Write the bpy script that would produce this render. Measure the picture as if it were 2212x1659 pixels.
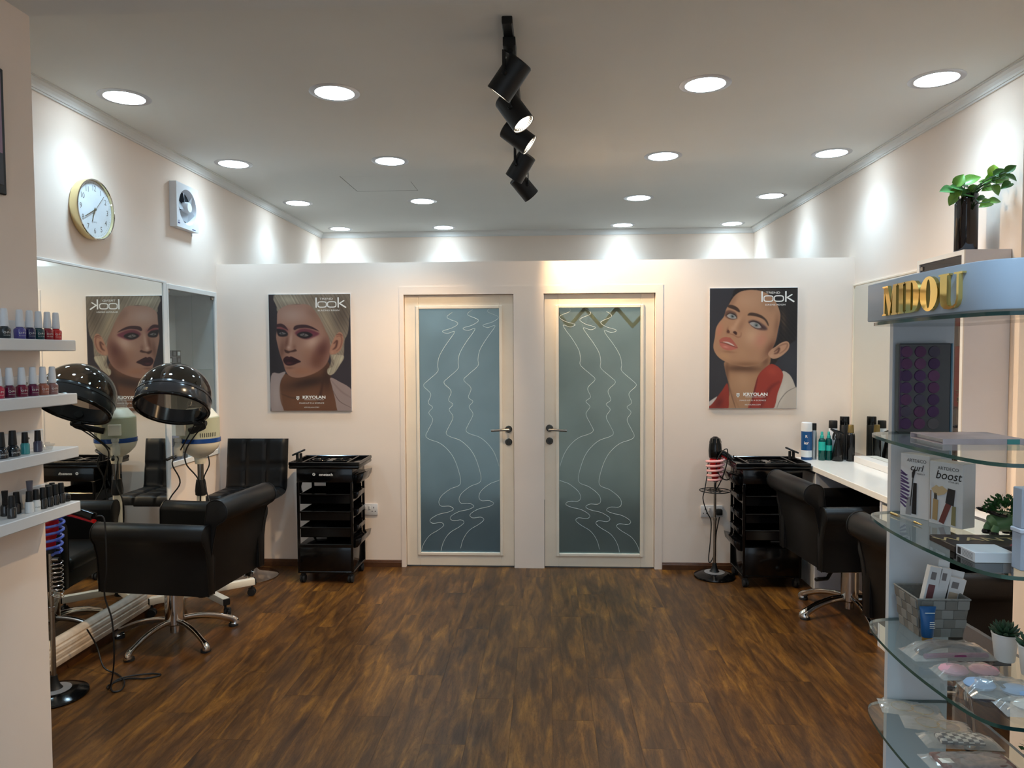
import bpy, bmesh, math, random
import numpy as np
from mathutils import Matrix, Vector
random.seed(7)
for _o in list(bpy.data.objects): bpy.data.objects.remove(_o)
SC = bpy.context.scene
COL = SC.collection
PI = math.pi

# ------------------------------------------------------------------ camera
cam_d = bpy.data.cameras.new('camera'); cam = bpy.data.objects.new('camera', cam_d); COL.objects.link(cam)
cam_d.sensor_fit = 'HORIZONTAL'; cam_d.sensor_width = 36.0; cam_d.lens = 1550.5/2212*36.0
cam_d.clip_start = 0.05
def _cam(yaw, pitch, roll):
    cy, sy = math.cos(yaw), math.sin(yaw)
    f0 = Vector((-sy, cy, 0)); r0 = Vector((cy, sy, 0)); u0 = Vector((0, 0, 1))
    f = math.cos(pitch)*f0 - math.sin(pitch)*u0; u = math.cos(pitch)*u0 + math.sin(pitch)*f0
    r = math.cos(roll)*r0 + math.sin(roll)*u; u2 = -math.sin(roll)*r0 + math.cos(roll)*u
    M = Matrix.Identity(4)
    for i in range(3):
        M[i][0] = r[i]; M[i][1] = u2[i]; M[i][2] = -f[i]
    M[2][3] = 1.57
    return M
cam.matrix_world = _cam(.0485, .0407, -.0047)
SC.camera = cam

# ------------------------------------------------------------------ world and exposure
W = bpy.data.worlds.new('World'); SC.world = W; W.use_nodes = True
bg = W.node_tree.nodes['Background']
bg.inputs[0].default_value = (0.72, 0.86, 1.0, 1); bg.inputs[1].default_value = 0.42
SC.view_settings.view_transform = 'Standard'; SC.view_settings.look = 'None'
SC.view_settings.exposure = 1.66; SC.view_settings.gamma = 1.0
try: SC.view_settings.use_curve_mapping = False
except Exception: pass
DOWN_W = 12.0      # watts of each recessed downlight
SPOT_W = 38.0      # watts of each track spotlight

# ------------------------------------------------------------------ helpers: materials
def lin(c):
    r = []
    for v in c[:3]:
        v = v/255.0
        r.append(v/12.92 if v <= .04045 else ((v+.055)/1.055)**2.4)
    return tuple(r)
MATS = {}
def mat(name, rgb, rough=.5, metal=0.0, var=(6.0, .06), bump=None, coat=0.0, trans=0.0, ior=1.45, emis=None, spec=None):
    if name in MATS: return MATS[name]
    m = bpy.data.materials.new(name); m.use_nodes = True; MATS[name] = m
    nt = m.node_tree; b = nt.nodes['Principled BSDF']; c = lin(rgb)
    b.inputs['Roughness'].default_value = rough; b.inputs['Metallic'].default_value = metal
    b.inputs['Coat Weight'].default_value = coat; b.inputs['Coat Roughness'].default_value = .08
    b.inputs['Transmission Weight'].default_value = trans; b.inputs['IOR'].default_value = ior
    if spec is not None: b.inputs['Specular IOR Level'].default_value = spec
    if emis:
        b.inputs['Emission Color'].default_value = (*emis[0], 1); b.inputs['Emission Strength'].default_value = emis[1]
    tc = nt.nodes.new('ShaderNodeTexCoord')
    if var and not emis:
        n = nt.nodes.new('ShaderNodeTexNoise'); n.inputs['Scale'].default_value = var[0]; n.inputs['Detail'].default_value = 4
        nt.links.new(tc.outputs['Object'], n.inputs['Vector'])
        r = nt.nodes.new('ShaderNodeValToRGB'); a = var[1]
        r.color_ramp.elements[0].position = .3; r.color_ramp.elements[1].position = .7
        r.color_ramp.elements[0].color = (*[x*(1-a) for x in c], 1); r.color_ramp.elements[1].color = (*[min(1, x*(1+a)) for x in c], 1)
        nt.links.new(n.outputs['Fac'], r.inputs['Fac']); nt.links.new(r.outputs['Color'], b.inputs['Base Color'])
    else:
        b.inputs['Base Color'].default_value = (*c, 1)
    if bump:
        n2 = nt.nodes.new('ShaderNodeTexNoise'); n2.inputs['Scale'].default_value = bump[0]; n2.inputs['Detail'].default_value = 3
        nt.links.new(tc.outputs['Object'], n2.inputs['Vector'])
        bp = nt.nodes.new('ShaderNodeBump'); bp.inputs['Strength'].default_value = bump[1]; bp.inputs['Distance'].default_value = bump[2] if len(bump) > 2 else .002
        nt.links.new(n2.outputs['Fac'], bp.inputs['Height']); nt.links.new(bp.outputs['Normal'], b.inputs['Normal'])
    return m
def clear_mat(name, tint, gloss=.9, rough=.03, ior=1.45, body=None, bodymix=0.0):
    """thin clear sheet: tinted see-through plus fresnel gloss, optionally some body colour"""
    if name in MATS: return MATS[name]
    m = bpy.data.materials.new(name); m.use_nodes = True; MATS[name] = m
    nt = m.node_tree; nt.nodes.clear()
    out = nt.nodes.new('ShaderNodeOutputMaterial'); tr = nt.nodes.new('ShaderNodeBsdfTransparent'); gl = nt.nodes.new('ShaderNodeBsdfGlossy')
    tc = nt.nodes.new('ShaderNodeTexCoord'); n = nt.nodes.new('ShaderNodeTexNoise'); n.inputs['Scale'].default_value = 3
    nt.links.new(tc.outputs['Object'], n.inputs['Vector'])
    r = nt.nodes.new('ShaderNodeValToRGB'); r.color_ramp.elements[0].color = (*[t*.97 for t in tint], 1); r.color_ramp.elements[1].color = (*tint, 1)
    nt.links.new(n.outputs['Fac'], r.inputs['Fac']); nt.links.new(r.outputs['Color'], tr.inputs['Color'])
    gl.inputs['Roughness'].default_value = rough; gl.inputs['Color'].default_value = (gloss, gloss, gloss, 1)
    fr = nt.nodes.new('ShaderNodeFresnel'); fr.inputs['IOR'].default_value = ior
    # the slab's far side lets light out again: gloss only where light enters
    ge = nt.nodes.new('ShaderNodeNewGeometry'); sb = nt.nodes.new('ShaderNodeMath'); sb.operation = 'SUBTRACT'; sb.inputs[0].default_value = 1.0
    nt.links.new(ge.outputs['Backfacing'], sb.inputs[1]); ml = nt.nodes.new('ShaderNodeMath'); ml.operation = 'MULTIPLY'
    nt.links.new(fr.outputs[0], ml.inputs[0]); nt.links.new(sb.outputs[0], ml.inputs[1])
    mx = nt.nodes.new('ShaderNodeMixShader'); nt.links.new(ml.outputs[0], mx.inputs[0])
    src = tr
    if body:
        df = nt.nodes.new('ShaderNodeBsdfDiffuse'); df.inputs['Color'].default_value = (*lin(body), 1)
        m2 = nt.nodes.new('ShaderNodeMixShader'); m2.inputs[0].default_value = bodymix
        nt.links.new(tr.outputs[0], m2.inputs[1]); nt.links.new(df.outputs[0], m2.inputs[2]); src = m2
    nt.links.new(src.outputs[0], mx.inputs[1]); nt.links.new(gl.outputs[0], mx.inputs[2]); nt.links.new(mx.outputs[0], out.inputs[0])
    return m

# ------------------------------------------------------------------ helpers: meshes
def NB(): return bmesh.new()
def Bs(right, up, o):
    r = Vector(right).normalized(); u = Vector(up).normalized(); n = r.cross(u)
    M = Matrix.Identity(4)
    for i in range(3): M[i][0] = r[i]; M[i][1] = u[i]; M[i][2] = n[i]; M[i][3] = o[i]
    return M
def face_front(o): return Bs((1, 0, 0), (0, 0, 1), o)      # faces -y
def face_px(o): return Bs((0, 1, 0), (0, 0, 1), o)         # faces +x
def face_nx(o): return Bs((0, -1, 0), (0, 0, 1), o)        # faces -x
def merge(dst, src, M=None):
    me = bpy.data.meshes.new('tmp'); src.to_mesh(me)
    if M is not None: me.transform(M)
    dst.from_mesh(me); bpy.data.meshes.remove(me); src.free(); return dst
def box(bm, x0, x1, y0, y1, z0, z1, r=0, seg=2, M=None):
    t = bmesh.new()
    vs = [t.verts.new((x, y, z)) for x in (x0, x1) for y in (y0, y1) for z in (z0, z1)]
    for f in ((0,1,3,2),(4,6,7,5),(0,4,5,1),(2,3,7,6),(0,2,6,4),(1,5,7,3)): t.faces.new([vs[i] for i in f])
    if r: bmesh.ops.bevel(t, geom=list(t.edges), offset=r, segments=seg, profile=.5, affect='EDGES')
    return merge(bm, t, M)
def prism(bm, poly, a0, a1, axis='z', M=None, r=0, seg=2):
    """extrude a 2d outline: axis z: (u,v)->(x,y); axis y: (u,v)->(x,z); axis x: (u,v)->(y,z)"""
    t = bmesh.new()
    def p(u, v, a): return (u, v, a) if axis == 'z' else ((u, a, v) if axis == 'y' else (a, u, v))
    A = [t.verts.new(p(u, v, a0)) for u, v in poly]; Bq = [t.verts.new(p(u, v, a1)) for u, v in poly]
    n = len(poly)
    f0 = t.faces.new(A); f1 = t.faces.new(Bq)
    for i in range(n): t.faces.new((A[i], A[(i+1) % n], Bq[(i+1) % n], Bq[i]))
    bmesh.ops.recalc_face_normals(t, faces=list(t.faces))
    if r: bmesh.ops.bevel(t, geom=list(f0.edges)+list(f1.edges), offset=r, segments=seg, profile=.5, affect='EDGES')
    return merge(bm, t, M)
def lathe(bm, prof, seg=24, M=None, ang=2*PI):
    t = bmesh.new(); rings = []
    full = abs(ang-2*PI) < 1e-6; ns = seg if full else seg+1
    for r, z in prof:
        if r < 1e-6: rings.append([t.verts.new((0, 0, z))])
        else: rings.append([t.verts.new((r*math.cos(ang*i/seg), r*math.sin(ang*i/seg), z)) for i in range(ns)])
    for a, b in zip(rings, rings[1:]):
        for i in range(seg):
            j = (i+1) % ns if full else i+1
            q = [a[i] if len(a) > 1 else a[0]]
            if len(a) > 1: q.append(a[j])
            if len(b) > 1: q += [b[j], b[i]]
            else: q.append(b[0])
            if len(q) >= 3: t.faces.new(q)
    bmesh.ops.recalc_face_normals(t, faces=list(t.faces))
    return merge(bm, t, M)
def spline(pts, n=8, closed=False):
    P = [Vector(p) for p in pts]; out = []; N = len(P); rng = N if closed else N-1
    for i in range(rng):
        g = lambda k: P[k % N] if closed else P[max(0, min(N-1, k))]
        p0, p1, p2, p3 = g(i-1), g(i), g(i+1), g(i+2)
        for k in range(n):
            s = k/n
            out.append(.5*((2*p1)+(-p0+p2)*s+(2*p0-5*p1+4*p2-p3)*s*s+(-p0+3*p1-3*p2+p3)*s**3))
    if not closed: out.append(P[-1].copy())
    return out
def tube(bm, pts, r, seg=8, closed=False, up=None, M=None):
    """sweep; r: number, list of numbers, or list of (ra, rb)"""
    P = [Vector(p) for p in pts]; n = len(P); t = bmesh.new(); rings = []
    nrm = None
    for i in range(n):
        a = P[(i-1) % n] if (closed or i > 0) else P[i]; b = P[(i+1) % n] if (closed or i < n-1) else P[i]
        d = (b-a)
        if d.length < 1e-9: d = Vector((0, 0, 1))
        d.normalize()
        if up is not None:
            s = d.cross(Vector(up)); s = s.normalized() if s.length > 1e-5 else Vector((1, 0, 0))
            nrm = s.cross(d).normalized()
        else:
            if nrm is None: nrm = d.orthogonal().normalized()
            else:
                nrm = nrm - d*nrm.dot(d)
                nrm = nrm.normalized() if nrm.length > 1e-6 else d.orthogonal().normalized()
            s = d.cross(nrm).normalized()
        rr = r[i] if isinstance(r, (list, tuple)) else r
        ra, rb = rr if isinstance(rr, (list, tuple)) else (rr, rr)
        rings.append([t.verts.new(P[i]+s*ra*math.cos(2*PI*k/seg)+nrm*rb*math.sin(2*PI*k/seg)) for k in range(seg)])
    m = n if closed else n-1
    for i in range(m):
        A, Bq = rings[i], rings[(i+1) % n]
        for k in range(seg): t.faces.new((A[k], A[(k+1) % seg], Bq[(k+1) % seg], Bq[k]))
    if not closed:
        t.faces.new(rings[0]); t.faces.new(rings[-1])
    bmesh.ops.recalc_face_normals(t, faces=list(t.faces))
    return merge(bm, t, M)
def cyl(bm, p0, p1, r0, r1=None, seg=20): return tube(bm, [p0, p1], [r0, r0 if r1 is None else r1], seg)
def torus(bm, R, r, seg=32, cs=10, M=None):
    return tube(bm, [(R*math.cos(2*PI*i/seg), R*math.sin(2*PI*i/seg), 0) for i in range(seg)], r, cs, True, (0, 0, 1), M)
_TXT = {}
def text(bm, s, size, M, ext=0.0, xs=1.0, align='CENTER', bold=0.0, shear=0.0):
    c = bpy.data.curves.new('t', 'FONT'); c.body = s; c.size = size; c.extrude = ext; c.align_x = align; c.align_y = 'CENTER'
    c.offset = bold; c.shear = shear; c.resolution_u = 3
    o = bpy.data.objects.new('t', c)
    me = bpy.data.meshes.new_from_object(o)
    if xs != 1.0: me.transform(Matrix.Diagonal((xs, 1, 1, 1)))
    me.transform(M); bm.from_mesh(me)
    bpy.data.objects.remove(o); bpy.data.curves.remove(c); bpy.data.meshes.remove(me)
    return bm
def mesh_of(name, bm, m, smooth=35):
    me = bpy.data.meshes.new(name); bm.to_mesh(me); bm.free()
    ml = m if isinstance(m, (list, tuple)) else [m]
    for x in ml: me.materials.append(x)
    if smooth and len(me.polygons):
        me.shade_smooth()
        me.set_sharp_from_angle(angle=math.radians(smooth))
    return me
def obj(name, bm, m, parent=None, smooth=35, world=False, label=None):
    """one mesh object; world=True: geometry given in world coordinates, moved into the parent's frame"""
    me = bm if isinstance(bm, bpy.types.Mesh) else mesh_of(name, bm, m, smooth)
    o = bpy.data.objects.new(name, me); COL.objects.link(o)
    if parent is not None:
        if world: me.transform(wm(parent).inverted())
        o.parent = parent
    if label: o['label'] = label
    return o
def lm(o): return Matrix.Translation(o.location) @ o.rotation_euler.to_matrix().to_4x4()
def wm(o):
    M = lm(o)
    while o.parent is not None:
        o = o.parent; M = lm(o) @ M
    return M
def thing(name, label, cat, loc=(0, 0, 0), rotz=0.0, group=None):
    o = bpy.data.objects.new(name, None); COL.objects.link(o); o.empty_display_size = .05
    o.location = loc; o.rotation_euler = (0, 0, rotz); o['label'] = label; o['category'] = cat
    if group: o['group'] = group
    return o
def solo(name, bm, m, label, cat, group=None, kind=None, smooth=35):
    """a top-level thing that is one mesh; origin moved to its base"""
    o = obj(name, bm, m, None, smooth); me = o.data
    co = np.empty(len(me.vertices)*3, dtype=np.float32); me.vertices.foreach_get('co', co); co = co.reshape(-1, 3)
    lo, hi = co.min(0), co.max(0); c = Vector((float(lo[0]+hi[0])/2, float(lo[1]+hi[1])/2, float(lo[2])))
    me.transform(Matrix.Translation(-c)); o.location = c
    o['label'] = label; o['category'] = cat
    if group: o['group'] = group
    if kind: o['kind'] = kind
    return o
def struct(name, bm, m, label, cat, smooth=35):
    o = obj(name, bm, m, None, smooth); o['kind'] = 'structure'; o['label'] = label; o['category'] = cat
    return o
def dup(root, loc=None, rotz=None, label=None, group=None):
    r = root.copy(); COL.objects.link(r)
    if loc is not None: r.location = loc
    if rotz is not None: r.rotation_euler = (0, 0, rotz)
    if label: r['label'] = label
    if group: r['group'] = group
    for ch in list(root.children):
        c = ch.copy(); COL.objects.link(c); c.parent = r
        for g in list(ch.children):
            d = g.copy(); COL.objects.link(d); d.parent = c
    return r

# ------------------------------------------------------------------ materials
M_wall = mat('wall_peach', (240, 222, 207), .85, var=(2.5, .02), bump=(220, .12, .001))
M_ceil = mat('ceiling_paint', (226, 226, 222), .9, var=(1.5, .02), bump=(150, .1, .001))
M_crown = mat('crown_paint', (226, 224, 220), .6, var=(3, .02))
M_white = mat('white_laminate', (226, 224, 222), .35, var=(3, .03))
M_greyw = mat('pale_grey_board', (208, 212, 224), .55, var=(4, .03))
M_doorp = mat('door_paint', (236, 221, 201), .5, var=(5, .04))
M_base = mat('brown_skirting', (84, 52, 30), .35, var=(18, .25))
M_mirror = mat('mirror_silver', (235, 238, 234), .015, 1.0, var=None)
M_leather = mat('black_leather', (10, 10, 11), .42, spec=.38, var=(30, .15), bump=(260, .25, .0012))
M_pipe = mat('black_piping', (8, 8, 8), .35)
M_chrome = mat('chrome', (215, 212, 208), .07, 1.0, var=(4, .03))
M_steel = mat('brushed_steel', (160, 152, 142), .25, 1.0, var=(40, .06))
M_black = mat('black_gloss_plastic', (7, 7, 8), .14, var=(8, .1))
M_blackm = mat('black_matt_plastic', (12, 12, 13), .5, var=(12, .1))
M_rubber = mat('dark_rubber', (26, 27, 29), .7, var=(20, .1))
M_gold = mat('gold_mirror_acrylic', (240, 212, 132), .05, 1.0, var=(6, .05))
M_cap_w = mat('white_bottle_cap', (226, 228, 232), .4)
M_ivory = mat('ivory_plastic', (222, 214, 194), .4)
M_print_w = mat('white_print', (235, 232, 226), .5)
M_print_k = mat('dark_print', (40, 38, 40), .5)
M_glass = clear_mat('clear_glass', (.93, .965, .955))
M_gedge = mat('glass_edge_teal', (22, 62, 62), .12, trans=.35)
M_red = mat('red_gloss_plastic', (176, 22, 24), .22)
M_acry = clear_mat('clear_plastic', (.93, .93, .92), rough=.08, body=(225, 225, 225), bodymix=.12)
M_bag = clear_mat('clear_film', (.9, .9, .89), rough=.1, ior=1.7, body=(225, 225, 222), bodymix=.24)
# ================================================================== THE ROOM
XL, XR, YP, YB, H = -2.4406, 2.1836, 5.2275, 7.7287, 2.896
YF = 2.40; ZS = 2.724; PXL, PXR = -1.749, 1.525; YFRONT = -2.6

def wood_floor():
    m = bpy.data.materials.new('brown_laminate'); m.use_nodes = True; nt = m.node_tree; b = nt.nodes['Principled BSDF']
    L = nt.links.new
    def node(t, **k):
        n = nt.nodes.new('ShaderNode'+t)
        for a_, v in k.items(): setattr(n, a_, v)
        return n
    geo = node('NewGeometry'); oi = node('ObjectInfo')
    mul = node('Math', operation='MULTIPLY'); mul.inputs[1].default_value = 37; L(oi.outputs['Random'], mul.inputs[0])
    cx = node('CombineXYZ'); L(mul.outputs[0], cx.inputs[0]); L(mul.outputs[0], cx.inputs[1]); L(mul.outputs[0], cx.inputs[2])
    base = node('VectorMath', operation='ADD'); L(geo.outputs['Position'], base.inputs[0]); L(cx.outputs[0], base.inputs[1])
    def noise(sx, sy, detail, rough, dist):
        s = node('VectorMath', operation='MULTIPLY'); s.inputs[1].default_value = (sx, sy, 1); L(base.outputs[0], s.inputs[0])
        n = node('TexNoise'); n.inputs['Scale'].default_value = 1.0; n.inputs['Detail'].default_value = detail; n.inputs['Roughness'].default_value = rough; n.inputs['Distortion'].default_value = dist
        L(s.outputs[0], n.inputs['Vector']); return n
    def ramp(n, stops):
        r = node('ValToRGB'); e = r.color_ramp.elements
        e[0].position, e[0].color = stops[0][0], (*stops[0][1], 1); e[1].position, e[1].color = stops[-1][0], (*stops[-1][1], 1)
        for p_, c_ in stops[1:-1]: x_ = e.new(p_); x_.color = (*c_, 1)
        L(n.outputs['Fac'], r.inputs['Fac']); return r
    def mult(a_, b_, f):
        x_ = node('MixRGB', blend_type='MULTIPLY'); x_.inputs[0].default_value = f; L(a_, x_.inputs[1]); L(b_, x_.inputs[2]); return x_.outputs[0]
    blot = ramp(noise(15, 2.6, 5, .6, .9), [(.26, lin((60, 41, 25))), (.45, lin((88, 60, 34))), (.58, lin((114, 78, 39))), (.78, lin((158, 111, 50)))])
    fine = noise(70, 6, 3, .55, .5)
    grain = ramp(fine, [(.33, (.62, .58, .54)), (.56, (1, 1, 1))])
    fig = ramp(noise(40, 9, 3, .5, 2.2), [(.44, (1, 1, 1)), (.485, (.62, .56, .5)), (.53, (1, 1, 1))])
    smear = ramp(noise(4, 1.4, 3, .5, .4), [(.35, (.78, .76, .76)), (.62, (1.06, 1.03, 1))])
    col = mult(mult(mult(blot.outputs[0], grain.outputs[0], .85), fig.outputs[0], .75), smear.outputs[0], 1)
    hv = node('HueSaturation'); mr = node('MapRange'); mr.inputs[3].default_value = .93; mr.inputs[4].default_value = 1.19; hv.inputs['Saturation'].default_value = 1.02
    L(oi.outputs['Random'], mr.inputs[0]); L(mr.outputs[0], hv.inputs['Value']); L(col, hv.inputs['Color']); L(hv.outputs[0], b.inputs['Base Color'])
    b.inputs['Roughness'].default_value = .33; b.inputs['Specular IOR Level'].default_value = .36
    bp = node('Bump'); bp.inputs['Strength'].default_value = .25; bp.inputs['Distance'].default_value = .0012
    L(fine.outputs['Fac'], bp.inputs['Height']); L(bp.outputs[0], b.inputs['Normal'])
    return m
M_floor = wood_floor()
fb = box(NB(), -3.4, 3.2, YFRONT, YB+.1, -.12, -.006)
floor = struct('floor', fb, mat('subfloor', (45, 28, 17), .6), 'dark brown wood laminate floor laid in long planks', 'floor')
PW, PL = .1765, 1.22
def plank_mesh(L_, W_=PW):
    b = NB(); g = .00012
    box(b, g, W_-g, g, L_-g, -.0062, 0, .0004, 1); return mesh_of('plank', b, M_floor, 0)
_full = plank_mesh(PL); _cut = {}
ci = 0; x = XL-.01
while x < XR+.01:
    y = 1.0-[0, .62, .23, .87, .41][ci % 5]; w = min(PW, XR+.02-x)
    while y < YP+.02:
        L_ = min(PL, YP+.02-y)
        if L_ > .02:
            if L_ == PL and w == PW: me = _full
            else:
                k = (round(L_, 3), round(w, 3))
                if k not in _cut: _cut[k] = plank_mesh(L_, w)
                me = _cut[k]
            o = bpy.data.objects.new('plank', me); COL.objects.link(o); o.parent = floor; o.location = (x, y, 0)
        y += PL
    x += PW; ci += 1

# ceiling with access hatch, lower front soffit
cl = struct('ceiling', box(NB(), XL-.3, XR+.1, YF, YB+.1, H, H+.1), M_ceil, 'white painted flat ceiling with rows of recessed lights', 'ceiling')
hb = box(NB(), -1.524, -1.035, 5.31, 5.79, H-.0004, H+.002)
obj('access_hatch', hb, M_ceil, cl, label='flush square access hatch')
hg = NB()
for (a, b_, c, d) in ((-1.528, -1.031, 5.79, 5.7945), (-1.528, -1.524, 5.303, 5.79), (-1.035, -1.033, 5.5, 5.79)): box(hg, a, b_, c, d, H-.0008, H+.001)
obj('hatch_gap', hg, mat('shadow_gap', (70, 62, 55), .9), cl)
struct('ceiling_front', box(NB(), -3.4, 3.2, YFRONT, YF, ZS, H+.1), M_ceil, 'lower ceiling soffit over the front of the shop', 'ceiling')
struct('wall_front_left', box(NB(), -3.4, PXL, YFRONT, YF, 0, ZS), M_wall, 'peach side wall carrying the nail polish shelves', 'wall')
struct('wall_front_right', box(NB(), PXR, 3.2, YFRONT, YF, 0, ZS), M_wall, 'peach side wall behind the glass display stand', 'wall')

# left wall with the opening of the recessed cabinet (y 4.50-5.19, z .85-2.03)
CY0, CY1, CZ0, CZ1, CD = 4.505, 5.185, .853, 2.025, .30
wl = NB(); A = XL-.34
box(wl, A, XL, YF, CY0, 0, H); box(wl, A, XL, CY1, YB+.1, 0, H); box(wl, A, XL, CY0, CY1, 0, CZ0); box(wl, A, XL, CY0, CY1, CZ1, H)
box(wl, A, XL-CD, CY0, CY1, CZ0, CZ1)
struct('wall_left', wl, M_wall, 'peach left wall with clock, fan and mirror', 'wall')
struct('wall_right', box(NB(), XR, XR+.1, YF, YB+.1, 0, H), M_wall, 'peach right wall above the white counter', 'wall')
struct('wall_back', box(NB(), XL-.3, XR+.1, YB, YB+.1, 0, H), M_wall, 'far wall seen above the partition', 'wall')

# partition with two door openings
D1, D2, DZ = (-1.046, -.241), (-.021, .783), 2.012
PT = .11; PZ = 2.248
wp = NB()
for a, b_, z0, z1 in ((XL, D1[0], 0, PZ), (D1[1], D2[0], 0, PZ), (D2[1], XR, 0, PZ), (D1[0], D1[1], DZ, PZ), (D2[0], D2[1], DZ, PZ)):
    box(wp, a, b_, YP, YP+PT, z0, z1)
bmesh.ops.remove_doubles(wp, verts=list(wp.verts), dist=1e-5)
struct('wall_partition', wp, M_wall, 'peach half-height partition with two glazed doors', 'wall')
# slightly proud plaster casing round the doors
tr = NB()
for a, b_, z0, z1 in ((-1.078, D1[0], 0, 2.07), (D2[1], .835, 0, 2.07), (D1[0], D2[1], DZ, 2.07), (D1[1], D2[0], 0, DZ)):
    box(tr, a, b_, YP-.004, YP+.001, z0, z1)
struct('trim_1', tr, M_wall, 'flat painted casing around both doors', 'trim')
# crown mouldings (stepped profile), left, back, right
pr = [(0, -.056), (.010, -.056), (.010, -.047), (.016, -.047), (.018, -.036), (.026, -.022), (.038, -.012), (.040, -.012), (.040, -.006), (.048, -.006), (.048, 0), (0, 0)]
struct('trim_2', prism(NB(), [(XL+u, H+v) for u, v in pr], YF, YB, 'y'), M_crown, 'white stepped crown moulding along left wall', 'trim', 0)
struct('trim_3', prism(NB(), [(XR-u, H+v) for u, v in pr], YF, YB, 'y'), M_crown, 'white stepped crown moulding along right wall', 'trim', 0)
struct('trim_4', prism(NB(), [(YB-u, H+v) for u, v in pr], XL, XR, 'x'), M_crown, 'white stepped crown moulding along far wall', 'trim', 0)
# skirtings
sk = [(0, 0), (-.014, 0), (-.014, .036), (-.010, .040), (-.010, .045), (-.005, .052), (0, .052)]
def skirt(x0, x1): return prism(NB(), [(YP+u, v) for u, v in sk], x0, x1, 'x')
struct('baseboard_partition_left', skirt(XL, -1.079), M_base, 'brown wooden skirting left of the doors', 'baseboard')
struct('baseboard_partition_right', skirt(.836, 1.77), M_base, 'brown wooden skirting right of the doors', 'baseboard')
bl = prism(NB(), [(XL, 0), (XL+.024, 0), (XL+.024, .05), (XL+.018, .058), (XL, .058)], YF, 4.50, 'y')
bsl = struct('baseboard_left', bl, M_base, 'brown skirting with pale ribbed ledge below the left mirror', 'baseboard')
M_rib = mat('pale_ribbed_wood', (214, 194, 172), .45, var=(25, .12))
rp = [(0, .058), (.05, .058), (.052, .062), (.052, .082), (.047, .086), (.047, .092), (.05, .096), (.05, .112), (.043, .117), (.043, .123), (.047, .127), (.044, .142), (.034, .147), (.034, .152), (.036, .156), (.028, .170), (.016, .176), (0, .178)]
obj('ribbed_ledge', prism(NB(), [(XL+u, v) for u, v in rp], YF, 4.475, 'y'), M_rib, bsl, label='pale wooden ribbed ledge')

# ------------------------------------------------------------------ doors
def frosted(name, tint):
    m = bpy.data.materials.new(name); m.use_nodes = True; nt = m.node_tree; b = nt.nodes['Principled BSDF']
    b.inputs['Transmission Weight'].default_value = .86; b.inputs['IOR'].default_value = 1.25
    tc = nt.nodes.new('ShaderNodeTexCoord'); n = nt.nodes.new('ShaderNodeTexNoise'); n.inputs['Scale'].default_value = 2.2; n.inputs['Detail'].default_value = 3
    nt.links.new(tc.outputs['Object'], n.inputs['Vector'])
    r = nt.nodes.new('ShaderNodeValToRGB'); c = lin(tint)
    r.color_ramp.elements[0].position = .35; r.color_ramp.elements[1].position = .6
    r.color_ramp.elements[0].color = (*[v*.8 for v in c], 1); r.color_ramp.elements[1].color = (*c, 1)
    nt.links.new(n.outputs['Fac'], r.inputs['Fac']); nt.links.new(r.outputs[0], b.inputs['Base Color'])
    b.inputs['Roughness'].default_value = .42
    tr_ = nt.nodes.new('ShaderNodeBsdfTransparent'); tr_.inputs[0].default_value = (*c, 1); mx_ = nt.nodes.new('ShaderNodeMixShader'); mx_.inputs[0].default_value = .32
    nt.links.new(b.outputs[0], mx_.inputs[1]); nt.links.new(tr_.outputs[0], mx_.inputs[2]); nt.links.new(mx_.outputs[0], nt.nodes['Material Output'].inputs[0])
    return m
M_frost1 = frosted('frosted_glass_blue', (182, 206, 216)); M_frost2 = frosted('frosted_glass_grey', (184, 200, 198))
M_etch = mat('etched_line', (214, 224, 222), .6)
ETCH = [(470, 176), (440, 205), (500, 235), (470, 262), (415, 280), (440, 294), (482, 285), (430, 360), (395, 420), (385, 470), (385, 505), (330, 555), (305, 585), (345, 630), (330, 680), (355, 705), (333, 735), (355, 775), (330, 830), (315, 865), (335, 885), (400, 910), (460, 970), (495, 1050), (508, 1135), (450, 1165), (400, 1205), (385, 1240), (400, 1262), (445, 1262), (468, 1278), (440, 1295), (380, 1310), (335, 1340), (350, 1360), (395, 1355), (412, 1370), (385, 1395), (330, 1430), (295, 1480), (280, 1532)]
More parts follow.
